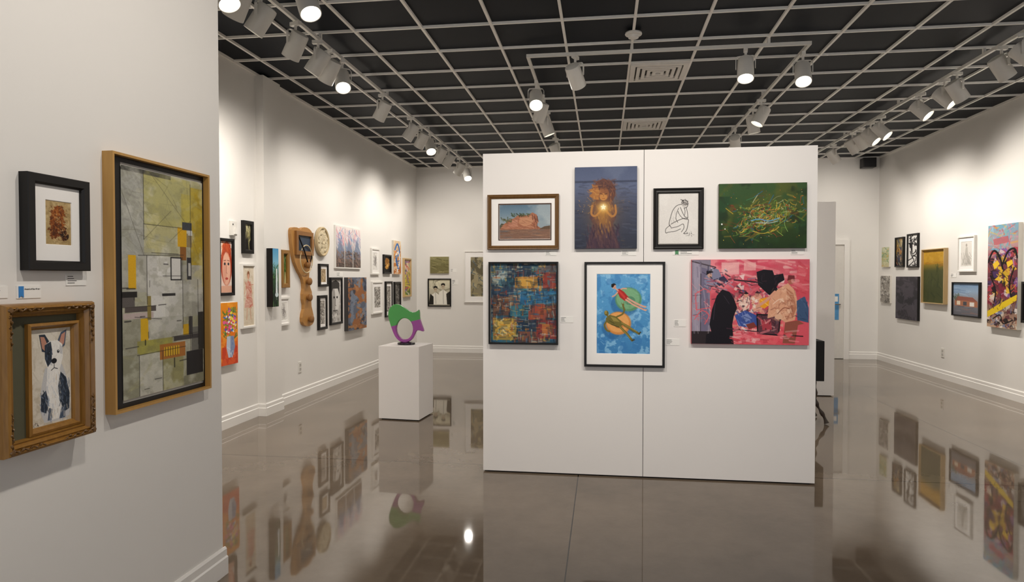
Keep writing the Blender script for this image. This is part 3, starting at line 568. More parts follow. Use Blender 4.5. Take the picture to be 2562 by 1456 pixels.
def p_girl(p):
    p.bg('#4c5672', '#58627e', '#3e455a', '#363b4c', '#2e323f').n('#667088', .5, 3, .5, .2, (1438, 417, 1594, 453)).r(1438, 452, 1594, 456, '#2f3548', .8)
    p.s(200, (1438, 456, 1594, 622), 20, 2.2, ['#2c303e', '#4c546a', '#3c3f4c', '#565b6c', '#25283a', '#4a4a54'], 4, 9, .55)
    p.glow(1510, 530, 44, '#7a583a', .5).s(30, (1458, 520, 1564, 612), 14, 1.4, ['#a87838', '#8a6238', '#6a5044'], 5, 12, .45)
    # skirt and bodice, softened so that edges melt into the water
    p.g([(1492, 500), (1528, 500), (1540, 516), (1542, 545), (1534, 560), (1552, 622), (1466, 622), (1484, 560), (1476, 545), (1480, 514)], '#4a353e').soften(3)
    p.glow(1510, 545, 22, '#a87434', .75, 36).s(60, (1480, 500, 1540, 556), 12, 3.4, ['#7a5236', '#a8743a', '#5c4038', '#b8843e', '#6a4638'], 75, 30, .55)
    p.s(40, (1490, 540, 1530, 590), 16, 2.2, ['#c8923e', '#8a5e34', '#5a4038', '#d8a64c', '#74503a'], 82, 16, .55).s(110, (1466, 566, 1552, 622), 20, 2.8, ['#32263a', '#4c3848', '#3c2c3a', '#5c4448', '#281f2e', '#6a4c48'], 82, 14, .6).soften(2)
    # hair, head looking down
    p.g([(1486, 492), (1483, 472), (1492, 455), (1510, 446), (1530, 453), (1540, 470), (1540, 490), (1532, 504), (1494, 504)], '#5a3a34')
    p.e(1511, 484, 13, 17, '#8a5836').e(1510, 492, 9.5, 9, '#b47c44').e(1517, 480, 6, 8, '#7a4c34', .5)
    p.g([(1488, 498), (1474, 490), (1482, 482), (1472, 474), (1484, 470), (1480, 460), (1496, 464), (1500, 478), (1498, 500)], '#a06a3a')
    p.s(90, (1486, 448, 1539, 474), 13, 1.5, ['#4a2e2c', '#7a4c36', '#3a2628', '#8c583c', '#6a4032'], 20, 45, .65).s(34, (1472, 462, 1500, 504), 12, 1.4, ['#c88c4a', '#98582c', '#d8a858', '#6a4030'], 25, 30, .7).s(24, (1527, 464, 1541, 504), 14, 1.6, ['#744630', '#a06638', '#4a302c'], 75, 15, .7)
    p.l([(1502, 484), (1508, 485.5)], 1.4, '#3e241c').l([(1514, 485.5), (1519, 484)], 1.4, '#3e241c').l([(1511, 486), (1510, 491)], 1, '#7a4828').l([(1507, 496.5), (1514, 496.5)], 1.2, '#7a3424')
    # arms bent, hands at the star
    p.crv([(1482, 514), (1480, 534), (1490, 540), (1504, 526)], 5, '#a87440').crv([(1540, 514), (1541, 534), (1531, 541), (1517, 527)], 5, '#a87440').soften(1)
    p.glow(1510, 520, 18, '#e0a440', .7).glow(1510, 518, 8.5, '#fff0b0', .9)
    S = [(1510+(8 if k % 2 == 0 else 3.6)*math.sin(k*PI/5), 518-(8 if k % 2 == 0 else 3.6)*math.cos(k*PI/5)) for k in range(10)]; p.g(S, '#fff4cc')
    p.s(14, (1446, 500, 1480, 535), 4, 1.4, ['#c89040', '#e0b468'], 0, 60, .55).s(10, (1545, 500, 1575, 530), 4, 1.3, ['#987040'], 0, 60, .55)
art('unframed canvas of a child holding a glowing star in a dark sea', 'part', (1438, 1594, 417, 622), p_girl, .035, side=mat('navy_edge', '#3b4258', .7), name=CP, cat='painting')
def p_think(p):
    p.bg('#dcd8d3').n('#e4e1dc', .5, 3); K = '#33302f'
    p.e(1713, 510, 7, 8, '#a8a29c', .5).s(22, (1706, 500, 1722, 512), 7, 1.5, [K, '#5a5654'], 30, 40, .9).crv([(1706, 506), (1711, 500), (1719, 502), (1722, 510), (1719, 518), (1712, 520)], 1.3, K)
    p.crv([(1707, 510), (1694, 514), (1684, 526), (1678, 545), (1675, 560), (1680, 568)], 1.2, K).crv([(1699, 520), (1694, 532), (1692, 546), (1697, 556)], 1, K)
    p.crv([(1703, 518), (1708, 530), (1714, 541), (1722, 545)], 1.1, K).crv([(1697, 528), (1702, 538), (1710, 546), (1720, 549)], 1, K).crv([(1722, 545), (1721, 532), (1718, 520)], 1.1, K).crv([(1714, 538), (1715, 528), (1713, 521)], 1, K)
    p.crv([(1680, 560), (1695, 552), (1712, 546), (1722, 548), (1723, 556), (1719, 575), (1712, 584), (1722, 584)], 1.3, K).crv([(1680, 570), (1697, 566), (1710, 560), (1712, 570), (1706, 580)], 1.1, K)
    p.crv([(1678, 562), (1667, 572), (1667, 582), (1674, 580), (1690, 578), (1704, 572)], 1.1, K).s(8, (1680, 530, 1700, 560), 14, 1, ['#8a8682'], 70, 15, .6).s(8, (1720, 581, 1736, 590), 6, 1, [K], 20, 50, .8)
art('black-framed line drawing of a nude figure seated head in hand', 'part', (1635, 1761, 470, 623), p_think, .03, BLACK, .036, None, (1650, 484, 1747, 609), prof=[(0, 0), (0, .9), (.2, 1), (.5, .85), (.8, .9), (1, .6), (1, .1)])
def p_green(p):
    p.bg('#454f22', '#3f4e22', '#2a3e1a', '#1e3416').n('#566024', .6, 3).n('#15291a', .8, 3, .5, .15, (1799, 490, 1900, 621)).n('#244c2a', .6, 4, .5).n('#2c5834', .5, 3, .5, .2, (1870, 560, 2019, 621)).n('#50542a', .6, 3, .5, .2, (1920, 458, 2019, 540))
    C = ['#b8962c', '#b8702a', '#984428', '#5f8c3e', '#b4b488', '#35704a', '#2a607e', '#7a3628', '#8aa048', '#c8b044']; R = p.rng
    p.n('#1c2e18', .7, 6, .55, .08).soften(1)
    for k in range(170):      # broad smeared under-layer
        x = R.normal(1915, 42); y = R.normal(545, 19)-(x-1915)*.2; L = R.uniform(4, 14); t = R.normal(-.35, .6); p.l([(x-L*math.cos(t), y-L*math.sin(t)), (x+L*math.cos(t), y+L*math.sin(t))], R.uniform(2, 5), ['#4c6a28', '#6a7a2c', '#1a3018', '#7a6a26', '#2c5a34', '#5a3e1e', '#8a7c30', '#3a5c24'][R.integers(8)], .6)
    p.soften(1)
    for k in range(330):
        x = R.normal(1915, 44); y = R.normal(544, 19)-(x-1915)*.2; L = abs(R.normal(0, 5))+1; t = R.normal(-.4, .75)
        p.crv([(x-L*math.cos(t), y-L*math.sin(t)), (x+R.normal()*1.5, y+R.normal()*2), (x+L*math.cos(t), y+L*math.sin(t))], R.uniform(.5, 1.8), C[R.integers(len(C))], .75, 3)
    p.crv([(1880, 552), (1900, 548), (1925, 553), (1950, 546)], 2.4, '#5a96bc').crv([(1892, 557), (1925, 558), (1948, 553)], 1.4, '#b0c8c8').crv([(1885, 578), (1908, 584), (1936, 578), (1950, 568)], 1.5, '#c0a43c').crv([(1958, 500), (1968, 530), (1964, 560), (1972, 580)], 1, '#8ab060')
    for a in (((1816, 520), (1834, 534)), ((1898, 484), (1884, 506)), ((1888, 492), (1908, 478)), ((1868, 500), (1890, 492)), ((1936, 488), (1924, 510)), ((1976, 500), (1962, 516)), ((1860, 590), (1876, 582)), ((1960, 590), (1945, 578)), ((1982, 540), (1962, 556)), ((1850, 512), (1864, 524))): p.l(a, 1.6, C[R.integers(len(C))])
    for k in range(60): p.e(R.uniform(1805, 2012), R.uniform(475, 612), R.uniform(.5, 1.4), R.uniform(.5, 1.4), C[R.integers(len(C))], .8)
    p.blob(14, 1832, 520, 8, 9, 3, ['#8a3a22', '#3a2a16', '#6a3a1c'], .6).blob(14, 1985, 545, 16, 20, 4, ['#5a3a1c', '#3a3018'], .5).e(1806, 560, 2, 2, '#e4e8e0').e(1814, 572, 1.5, 1.5, '#e4e8e0')
art('unframed dark green abstract with tangled yellow, orange and blue strokes', 'part', (1799, 2019, 458, 621), p_green, .035, side=mat('green_edge', '#3a4526', .7), name=CP, cat='painting')
def p_block(p):
    p.bg('#2c4a58').n('#1d2c3c', .7, 4).n('#3f6a7a', .6, 4)
    C = ['#a8402c', '#c89a3c', '#2e6a90', '#9a9a90', '#1d2836', '#3f7a80', '#7a382c', '#b8682f', '#4a4048', '#d8cca8', '#25506a', '#1d2836']
    p.s(130, (1228, 660, 1392, 858), 26, 7, C, 0, 5, .6).s(130, (1228, 660, 1392, 858), 22, 6, C, 90, 5, .6)
    for a in [(1228, 662, 1268, 712, '#5f7c86'), (1234, 676, 1262, 700, '#a9b2ac'), (1270, 662, 1330, 690, '#2a3c50'), (1288, 692, 1345, 722, '#c8842e'), (1300, 698, 1334, 716, '#d0a048'), (1358, 680, 1390, 722, '#9c382c'), (1345, 662, 1390, 682, '#6a5a58'),
              (1300, 728, 1392, 762, '#27608a'), (1228, 716, 1284, 744, '#2c3c54'), (1232, 742, 1272, 790, '#6f4634'), (1272, 738, 1300, 762, '#8a6a58'), (1276, 764, 1322, 792, '#3a7684'), (1322, 760, 1366, 800, '#a8442c'), (1366, 764, 1390, 796, '#7c3c2c'),
              (1232, 796, 1292, 852, '#b98e34'), (1244, 804, 1276, 836, '#d8b458'), (1292, 800, 1340, 830, '#24344a'), (1296, 830, 1346, 858, '#8c4630'), (1342, 800, 1392, 848, '#922f2a'), (1356, 812, 1382, 836, '#c07840')]: p.r(*a, .72)
    p.s(150, (1228, 660, 1392, 858), 14, 4, C, 0, 6, .6).s(150, (1228, 660, 1392, 858), 13, 3.5, C, 90, 6, .6).s(80, (1228, 660, 1392, 858), 18, 1.2, ['#d8d4c4', '#1a222c', '#d8b860'], 0, 5, .7).s(80, (1228, 660, 1392, 858), 18, 1.2, ['#c8c8c0', '#1a222c'], 90, 5, .7)
    p.n('#1a2430', .35, 14, .56, .05)
    p.s(26, (1236, 800, 1290, 852), 12, 4, ['#dcb84a', '#c8862c', '#e8d8a0'], 0, 40, .6).s(30, (1280, 728, 1390, 762), 20, 4, ['#2a6a9a', '#3f80a6', '#1d4a6a'], 0, 8, .6)
art('abstract of small blue, red and yellow paint blocks in a thin black frame', 'part', (1222, 1396, 655, 862), p_block, .045, BLACK, .011, None, (1227, 659, 1392, 858), prof=[(0, 0), (0, 1), (1, 1), (1, .4)])
def p_pool(p):
    p.bg('#5fa0d0', '#5498ca', '#4a8dc2', '#3f7fb6').n('#94c6e6', .7, 9, .53, .06).n('#3674b0', .5, 8, .56, .06).s(140, (1493, 685, 1628, 886), 11, 1.2, ['#b0d8ee', '#80b8de', '#3876ac'], 10, 40, .45).soften(1)
    p.e(1563, 762, 34, 30, '#24598f', .55).e(1573, 749, 33, 30, '#5c9068').e(1572, 747, 29, 26, '#78aa80').e(1577, 752, 13, 11, '#58886a').s(24, (1550, 724, 1598, 774), 8, 1.4, ['#9ac49e', '#4f8259', '#86b48c'], 30, 60, .6)
    sk, sk2 = '#d8a48e', '#a87460'
    p.crv([(1549, 728), (1558, 722), (1568, 722)], 3, sk)
    p.g([(1543, 726), (1550, 722), (1562, 730), (1574, 744), (1572, 752), (1564, 753), (1552, 744)], '#a82c2a').g([(1546, 728), (1551, 726), (1566, 742), (1564, 749)], '#c83e38')
    p.crv([(1571, 746), (1588, 756), (1600, 762), (1615, 768)], 4.2, sk).crv([(1567, 750), (1584, 761), (1598, 768), (1616, 776)], 4.2, sk).l([(1580, 757), (1612, 773)], 1, sk2).l([(1613, 767), (1617, 766)], 2.5, sk).l([(1615, 776), (1619, 775)], 2.5, sk)
    p.l([(1541, 722), (1547, 727)], 3.5, sk).e(1537, 717, 5, 5.6, sk, 1, 30).g([(1530, 718), (1530, 711), (1537, 708.5), (1543, 712), (1538, 713.5), (1534, 720)], '#1a1618').e(1536, 717, .8, .8, '#2a1a18').e(1539.5, 715.8, .8, .8, '#2a1a18').l([(1537.5, 720.5), (1540, 719.8)], .9, '#a82c2a').crv([(1546, 731), (1540, 738), (1533, 742)], 3, sk)
    p.e(1540, 820, 34, 30, '#24598f', .55).e(1548, 809, 32, 29, '#cf8744').e(1547, 807, 28, 25, '#e2a25e').e(1550, 812, 12, 10, '#c07a3e').s(22, (1525, 785, 1574, 834), 8, 1.4, ['#eab87c', '#c0783a', '#d8985a'], 30, 60, .6)
    g1, g2, g3 = '#6f6630', '#453f1f', '#a08e4a'
    p.g([(1516, 797), (1526, 788), (1542, 792), (1556, 804), (1558, 814), (1548, 820), (1532, 814), (1520, 808)], g1).g([(1528, 792), (1542, 796), (1552, 806), (1536, 804)], g3, .8)
    p.crv([(1554, 808), (1570, 816), (1584, 825), (1600, 835)], 5.5, g1).crv([(1550, 815), (1562, 828), (1572, 838), (1583, 852)], 5.5, g1).crv([(1544, 793), (1558, 786), (1563, 776), (1560, 766)], 4, g1).e(1560, 763, 2.6, 3.4, g1).l([(1558, 763), (1556, 758)], 1.2, g1).l([(1561, 761), (1562, 756)], 1.2, g1).crv([(1520, 802), (1513, 814), (1518, 826), (1526, 830)], 4, g1)
    p.e(1518, 784, 5.5, 7, g1, 1, -20).e(1516.5, 782, 3, 4.5, g3).e(1515.5, 783, .8, .8, '#1f1c10').e(1519.5, 782, .8, .8, '#1f1c10').l([(1516.5, 787), (1519.5, 786.5)], .9, '#2c2812').l([(1520, 790), (1523, 794)], 4, g1)
    p.l([(1556, 808), (1594, 829)], 1.6, g3).l([(1552, 818), (1578, 846)], 1.6, g3).l([(1530, 812), (1550, 819)], 1.8, g2).l([(1526, 803), (1538, 810)], 1.4, g2).l([(1562, 816), (1588, 832)], 1.2, g2).crv([(1600, 835), (1604, 831)], 3, g2).crv([(1583, 852), (1588, 850)], 3, g2)
art('tall black-framed painting of two swimmers on green and orange floats in blue water', 'part', (1462, 1664, 655, 919), p_pool, .035, BLACK, .017, MATB, (1493, 685, 1628, 886))
def p_pink(p):
    p.bg('#d3566a', '#da6874', '#d85e6c', '#dc505e').n('#e89498', .7, 4).n('#b83a4c', .6, 4, .55); K = '#16121a'
    p.s(60, (1780, 650, 2024, 720), 34, 7, ['#e08a90', '#cc485c', '#e8a4a2', '#b84458', '#eac0b8'], 5, 12, .6).s(40, (1900, 790, 2024, 860), 44, 8, ['#e0505a', '#cc3a48', '#e87878'], 8, 12, .6)
    p.r(1730, 649, 1778, 862, '#857d8c').g([(1734, 656), (1752, 660), (1752, 832), (1734, 846)], '#9a91a2').g([(1754, 668), (1776, 674), (1776, 826), (1754, 834)], '#6f6880').l([(1753, 655), (1753, 860)], 2, '#3a3440').l([(1733, 740), (1752, 738)], 1.5, '#5a5262').l([(1733, 790), (1752, 786)], 1.5, '#5a5262').r(1730, 830, 1790, 862, '#2c2428').l([(1730, 653), (1790, 668)], 3, '#4a3f48').s(30, (1731, 655, 1778, 830), 26, 4, ['#a79eb0', '#6a637a', '#8f879a', '#bcb0b8'], 88, 6, .45)
    p.g([(1762, 705), (1768, 680), (1782, 668), (1798, 674), (1806, 690), (1800, 712), (1770, 716)], '#7f7f98').e(1776, 688, 6, 7, '#bf9688').g([(1767, 688), (1768, 677), (1780, 674), (1785, 681), (1776, 683)], K).g([(1784, 700), (1812, 690), (1824, 704), (1800, 716)], '#34344e').r(1806, 656, 1850, 686, '#e8b0ae', .8).s(26, (1758, 668, 1824, 722), 14, 3, ['#d0c8d2', '#54546e', '#d88e90', K, '#2a2c48'], 20, 50, .7)
    p.s(60, (1775, 696, 1900, 748), 20, 4, ['#a8384a', '#e4b8b0', '#6a3444', '#d86c76', '#30242e', '#8a8aa0'], 10, 30, .7)
    p.l([(1740, 735), (1762, 722), (1778, 730), (1778, 770), (1742, 776), (1740, 735)], 2, '#d85a62').crv([(1738, 800), (1756, 778), (1774, 790), (1764, 812)], 2, '#d85a62').s(26, (1736, 715, 1784, 806), 18, 1.8, ['#d8606a', '#e2a0a2', '#b04858'], 70, 50, .7)
    p.s(150, (1832, 716, 1962, 832), 16, 4.5, ['#e8bcac', '#c43c4a', '#241e2a', '#d8947e', '#8a3448', '#50558c', '#ecd8cc', '#b8606a', '#3a2a36'], -20, 50, .75)
    p.shards(50, (1830, 690, 1960, 830), 9, ['#ecd0c4', '#d8a08c', '#b84050', '#2a2030', '#f0e4dc', '#9a5a60', '#8a90a8', '#f2e8e2'], .75)
    p.g([(1848, 752), (1866, 735), (1880, 745), (1876, 775), (1856, 784)], '#e4c2b4').g([(1880, 742), (1902, 734), (1916, 752), (1906, 780), (1886, 778)], '#d89a84').e(1868, 738, 5.5, 6.5, '#d0907c').e(1896, 736, 5.5, 6.5, '#b87c6c').g([(1862, 735), (1868, 729), (1875, 734), (1870, 736)], K).g([(1890, 733), (1896, 727), (1903, 732), (1898, 734)], '#3e2028').s(50, (1846, 738, 1914, 784), 12, 2.4, ['#f0dccc', '#9a4a50', '#2a2030', '#e0a890', '#c85a60'], 50, 50, .65).shards(14, (1846, 745, 1916, 784), 6, ['#f0e0d4', '#c8606a', '#3a2a36', '#e8b8a4'], .8)
    p.g([(1902, 748), (1922, 743), (1929, 760), (1914, 772), (1902, 766)], '#e69a22').l([(1906, 750), (1924, 764)], 2, '#f4c050')
    p.g([(1840, 790), (1866, 776), (1898, 790), (1904, 812), (1878, 820), (1850, 816)], '#3a4f94').g([(1856, 792), (1872, 784), (1884, 796), (1868, 806)], '#7484b8').s(18, (1842, 782, 1900, 818), 16, 3, ['#2c3c74', '#8a98c8', '#4a62a8', '#c8d0e0'], 20, 40, .65).g([(1868, 812), (1888, 806), (1896, 818), (1876, 824)], '#7c3630')
    p.g([(1894, 680), (1912, 674), (1934, 676), (1938, 688), (1960, 684), (1964, 700), (1950, 708), (1944, 718), (1952, 730), (1926, 738), (1908, 722), (1898, 712)], K).s(14, (1900, 684, 1955, 735), 12, 2, ['#2e2630', '#3c3440', '#4a2a34'], 20, 50, .6)
    p.g([(1776, 812), (1782, 775), (1794, 740), (1808, 724), (1826, 730), (1838, 748), (1846, 770), (1838, 790), (1834, 812), (1838, 862), (1788, 862)], K).g([(1768, 838), (1800, 824), (1806, 862), (1766, 862)], K).l([(1790, 760), (1786, 800)], 2, '#332c38').l([(1812, 740), (1826, 760)], 1.6, '#332c38')
    p.g([(1896, 786), (1954, 790), (1950, 838), (1898, 832)], '#4c2e38', .85).l([(1896, 786), (1954, 790), (1950, 838), (1898, 834), (1896, 786)], 3.4, K).g([(1906, 800), (1930, 798), (1934, 824), (1910, 826)], '#a83c48').s(18, (1900, 792, 1948, 834), 13, 3, ['#2a1a22', '#c85a60', '#d89a98', '#5a3a48'], 60, 50, .7)
    p.g([(1926, 752), (1946, 724), (1972, 708), (1990, 726), (1998, 762), (1990, 800), (1966, 806), (1944, 790), (1922, 796)], '#d89f80').g([(1968, 720), (1986, 734), (1994, 770), (1984, 796), (1974, 770)], '#b3755a').shards(12, (1932, 722, 1990, 798), 9, ['#ecc8ac', '#c08468', '#e2b294', '#9a5c48'], .6).s(60, (1930, 716, 1992, 802), 14, 2.4, ['#e8bc9e', '#b8795e', '#c88e72', '#f0d0b4', '#9a5c48', '#7a4438'], 60, 50, .55).e(1980, 702, 8, 9, '#a86252').g([(1970, 702), (1973, 688), (1988, 689), (1990, 704), (1982, 698)], '#6e2a2e').crv([(1940, 730), (1918, 752), (1896, 766)], 7, '#d4987e').crv([(1946, 786), (1962, 770), (1976, 772)], 2, '#8f5442').crv([(1936, 760), (1952, 748), (1962, 754)], 2, '#ecc8b0').e(1950, 792, 10, 7, '#dcae90')
    p.g([(1994, 752), (2014, 740), (2024, 770), (2024, 806), (1996, 800)], '#3d5476').g([(1966, 806), (1998, 800), (2018, 812), (1990, 858), (1960, 858)], '#8f4e40').g([(1998, 812), (2025, 806), (2025, 862), (1990, 862)], '#d65562').s(10, (1994, 746, 2024, 804), 14, 3, ['#2c3e5c', '#5a7498'], 60, 30, .6)
    p.r(1994, 664, 2025, 742, '#cc4a56', .7).s(20, (1990, 656, 2024, 740), 26, 6, ['#bc3a48', '#dc7078', '#e4a4a0'], 10, 14, .6).l([(1925, 836), (2010, 840)], 2.5, K).l([(1838, 700), (1896, 706)], 3.5, '#2a2028').r(1862, 656, 1892, 676, '#e8b0ac', .7).l([(1820, 822), (1900, 830)], 2.5, '#3a2430').s(30, (1840, 826, 1990, 860), 30, 5, ['#e68088', '#d8404e', '#e8acac', '#b03848'], 6, 14, .7).shards(10, (1845, 830, 1990, 860), 9, ['#f0c4c0', '#e8606c', '#b83a48'], .6)
art('wide unframed crowded figure scene in hot pink, red and black', 'part', (1730, 2025, 649, 862), p_pink, .035, side=mat('pink_edge', '#c9505f', .7), name=CP, cat='painting')
# ------------------------------------------------------------------ right wall art
def r_pale(p): p.bg('#c8cdb0', '#a8b48a', '#c8bc94').s(40, (p.x0, p.y0, p.x1, p.y1), 10, 2, ['#e0dcc0', '#6a8a6a', '#d0a85a'], 20, 50, .7)
art('small pale green landscape, farthest upper picture on the right wall', 'right', (2206, 2229, 618, 668), r_pale, .03, name=CP, cat='painting')
def r_fig(p): p.bg('#8a7a50', '#5a5040', '#2a2a30').s(50, (p.x0, p.y0, p.x1, p.y1), 12, 2.5, ['#d0a040', '#2a3a6a', '#1a1818', '#a8683a', '#c8b890'], 85, 20, .8)
art('small figure group picture in ochre and navy with black edges', 'right', (2238, 2265, 593, 668), r_fig, .04, BLACK, .02)
def r_bw(p):
    p.bg('#dcdad6'); R = p.rng
    for k in range(26):
        x = R.uniform(p.x0, p.x1); y = R.uniform(p.y0, p.y1); p.crv([(x, y), (x+R.normal()*5, y+R.normal()*9), (x+R.normal()*7, y+R.normal()*14)], 2.2, '#1c1a1c', .95, 5)
art('black-framed black and white abstract of looping lines', 'right', (2268, 2301, 584, 669), r_bw, .035, BLACK, .025)
def r_yg(p):
    p.bg('#ac8426', '#b28a2a', '#484c2a', '#454a2a', '#3f4526', '#434828'); p.r(p.x0, 624, p.x1, 660, '#b08624').n('#c49a3c', .6, 5, .5, .15, (p.x0, 620, p.x1, 660)).s(40, (p.x0, 664, p.x1, 760), 18, 3, ['#3a4022', '#50562e', '#2f3820'], 80, 30, .6).s(14, (p.x0, 654, p.x1, 668), 18, 3, ['#8a5a20', '#a07222'], 0, 8, .7)
art('canvas with yellow band over dark green field in a pale wood floater frame', 'right', (2304, 2372, 622, 760), r_yg, .06, PALEW, .012, prof=[(0, 0), (0, 1), (1, 1), (1, .4)])
art('small grey study, farthest lower picture on the right wall', 'right', (2203, 2231, 690, 758), a_grey(2), .03, name=CP, cat='painting')
def r_dark(p): p.bg('#3a363c', '#2c2a30', '#322e34').n('#57525a', .6, 4).s(30, (p.x0, p.y0, p.x1, p.y1), 18, 2, ['#1c1a1e', '#5c5660', '#484048'], 60, 40, .6)
art('unframed nearly black purple-grey canvas on the right wall', 'right', (2241, 2302, 692, 800), r_dark, .04, side=BLACK, name=CP, cat='painting')
def r_house(p):
    p.bg('#7490b0', '#8aa0b8', '#8c8c90', '#6c6c72', '#5f5f66').s(16, (p.x0, 710, p.x1, 740), 26, 3, ['#9ab0c8', '#6a86a8'], 3, 6, .6)
    p.g([(2386, 752), (2394, 742), (2436, 744), (2449, 754), (2449, 768), (2386, 766)], '#a06a50').g([(2386, 752), (2394, 742), (2436, 744), (2449, 754)], '#8a5448').r(2392, 754, 2402, 764, '#d8c8b0').r(2410, 755, 2420, 765, '#4a4a50').r(2428, 756, 2440, 766, '#d8d4cc').s(10, (2384, 735, 2400, 752), 8, 2.5, ['#3a4a36', '#54604a'], 80, 30, .8).s(14, (2384, 768, 2450, 788), 24, 2, ['#7a7a82', '#50505a', '#8f6a60'], 2, 6, .6)
art('black-framed painting of a low red-roofed house under blue sky', 'right', (2380, 2456, 706, 793), r_house, .035, BLACK, .018)
def r_gown(p):
    p.bg('#d8d4cd').g([(2416, 618), (2421, 618), (2422, 632), (2432, 662), (2404, 662), (2414, 632)], '#b8b4ac').e(2418, 613, 2.5, 4, '#a8a098').s(30, (2404, 632, 2432, 662), 18, 1, ['#807c76', '#e4e0da', '#9a958e'], 80, 20, .7)
art('white-framed pencil sketch of a long gown on the right wall', 'right', (2394, 2444, 590, 680), r_gown, .035, WFR, .022, MATB, (2402, 604, 2434, 667))
def r_riot(p):
    p.bg('#6f9fb4', '#b08a8a', '#6a3a44', '#5a2a34', '#7a5a50', '#b89a80')
    p.s(110, (2472, 562, 2556, 640), 20, 4, ['#5f9ab8', '#c88a98', '#d0a24a', '#7aa8a8', '#b85a50', '#8fb0c8'], -30, 50, .7).g([(2486, 596), (2530, 590), (2534, 606), (2490, 612)], '#b05a60', .8)
    K = '#161014'
    p.shards(70, (2472, 625, 2556, 760), 13, ['#7a2436', '#2a1c28', '#a83a48', '#7a5296', '#b83a3a', K, '#d8b02c', '#d0c0b8', '#4a3260', '#e0b830'], .85)
    p.s(100, (2472, 630, 2556, 760), 16, 2.4, ['#7a2436', K, '#9a3a48', '#e0b830', '#a88ab0', '#c04a3a', K, K], 60, 60, .8)
    p.crv([(2472, 655), (2488, 626), (2506, 640), (2516, 672)], 5, K).crv([(2516, 660), (2530, 630), (2548, 624), (2556, 645)], 5, K).crv([(2480, 690), (2496, 730), (2488, 770)], 4, K).crv([(2548, 670), (2536, 712), (2544, 752)], 4, K)
    p.g([(2486, 660), (2500, 650), (2507, 660), (2492, 674)], '#e0b830').g([(2526, 656), (2542, 650), (2545, 660), (2530, 670)], '#e0b830').g([(2492, 700), (2506, 690), (2510, 704)], '#d8b030')
    p.shards(40, (2472, 755, 2556, 820), 9, ['#5a2a34', '#c8c0b4', '#2a1c24', '#8a4a3a', '#6a7aa0', '#e0dcd8', K], .8).s(50, (2472, 750, 2556, 820), 16, 3, ['#5a2a34', '#c8c0b4', '#2a1c24', '#8a4a3a', '#6a7aa0', '#a88a70'], 70, 50, .75)
    p.g([(2472, 782), (2510, 760), (2556, 736), (2556, 750), (2514, 776), (2472, 798)], '#d8b824').s(9, (2476, 750, 2552, 786), 9, 2, [K, '#6a5a1c'], 30, 50, .8)
    p.crv([(2490, 800), (2510, 790), (2520, 810), (2545, 800)], 3, K)
art('large unframed crowded abstract with a yellow diagonal stripe, at the right wall end', 'right', (2471, 2558, 560, 822), r_riot, .05, name=CP, cat='painting')
art('dark black-framed picture cut off at the right edge of the view', 'right', (2554, 2640, 705, 812), a_grey(1, True), .035, BLACK, .03)
# ------------------------------------------------------------------ caption cards
INK = mat('printed_ink', '#2a2828', .8); CARD = mat('card_white', '#eceae5', .7, var=.01)
def card(label, wall, px, lines=4, ribbon=None, txt=None, edge=1.0):
    loc, w, h, rz = wall_rect(wall, px, .003)
    t = thing('wall_sign', label, 'caption card', loc, rz)
    obj('card', B((-w/2, w/2, -.003, 0, 0, h)), CARD, t)
    bm = bmesh.new(); random.seed(int(px[0]))
    x0 = -w/2+w*(.3 if ribbon else .06)
    if lines:
        for k in range(lines):
            z = h*(.86-.8*k/lines); L = w*random.uniform(.25, .45); box(bm, x0, min(x0+L, w/2-.002), -.0036, -.003, z-h*.22/lines, z)
        obj('lettering', bm, INK, t)
    else: bm.free()
    if txt:
        cu = bpy.data.curves.new('txt', 'FONT'); cu.body = txt; cu.size = .0155; cu.align_x = 'LEFT'; cu.offset = .0004
        o = bpy.data.objects.new('txt', cu); COL.objects.link(o); bpy.context.view_layer.update()
        me = bpy.data.meshes.new_from_object(o.evaluated_get(bpy.context.evaluated_depsgraph_get())); bpy.data.objects.remove(o)
        sx_ = min(1, (w*.66)/max(v.co.x for v in me.vertices))
        me.transform(Matrix.Translation((x0, -.0038, h*.66)) @ Matrix.Rotation(PI/2, 4, 'X') @ Matrix.Scale(sx_, 4)); obj('lettering', me, INK, t)
    if ribbon:
        rb = bmesh.new(); rx = -w/2+w*.16; rw = min(w*.09, .012); prism(rb, [(rx-rw, h*.06), (rx, h*.2), (rx+rw, h*.06), (rx+rw, h*.94), (rx-rw, h*.94)], -.003, -.006); obj('ribbon', rb, mat('ribbon_'+ribbon, {'blue': '#2f7fc4', 'green': '#4a8a5a'}[ribbon], .5), t)
card('white award card with blue ribbon above the dog painting', 'near', (40, 103, 714, 746), 0, 'blue', 'Award of Excellence')
card('white caption card left of the blue-ribbon award card', 'near', (-18, 20, 716, 746), 4)
card('small caption card under the rust-brown clump picture', 'near', (164, 216, 687, 714), 4)
card('caption card under the red rock landscape', 'part', (1364, 1392, 627, 639), 4)
card('caption card under the child with glowing star', 'part', (1554, 1592, 626, 639), 4)
card('caption card with green ribbon under the seated figure drawing', 'part', (1683, 1748, 625, 638), 3, 'green')
card('caption card under the dark green abstract', 'part', (1978, 2012, 624, 637), 4)
card('caption card beside the abstract of small paint blocks', 'part', (1402, 1434, 792, 807), 4)
card('caption card left of the hot pink figure scene', 'part', (1686, 1716, 800, 817), 4)
card('caption card right of the swimmers painting', 'part', (1666, 1700, 848, 864), 4)
card('small caption card under the triptych of pink skies', 'left', (842, 858, 681, 692), 3)
card('caption card right of the olive-green landscape on the back wall', 'back', (1127, 1142, 672, 681), 3)
card('caption card right of the two people in white shirts', 'back', (1131, 1146, 699, 712), 3)
card('caption card between the red-roofed house and gown sketch', 'right', (2378, 2393, 684, 694), 3)
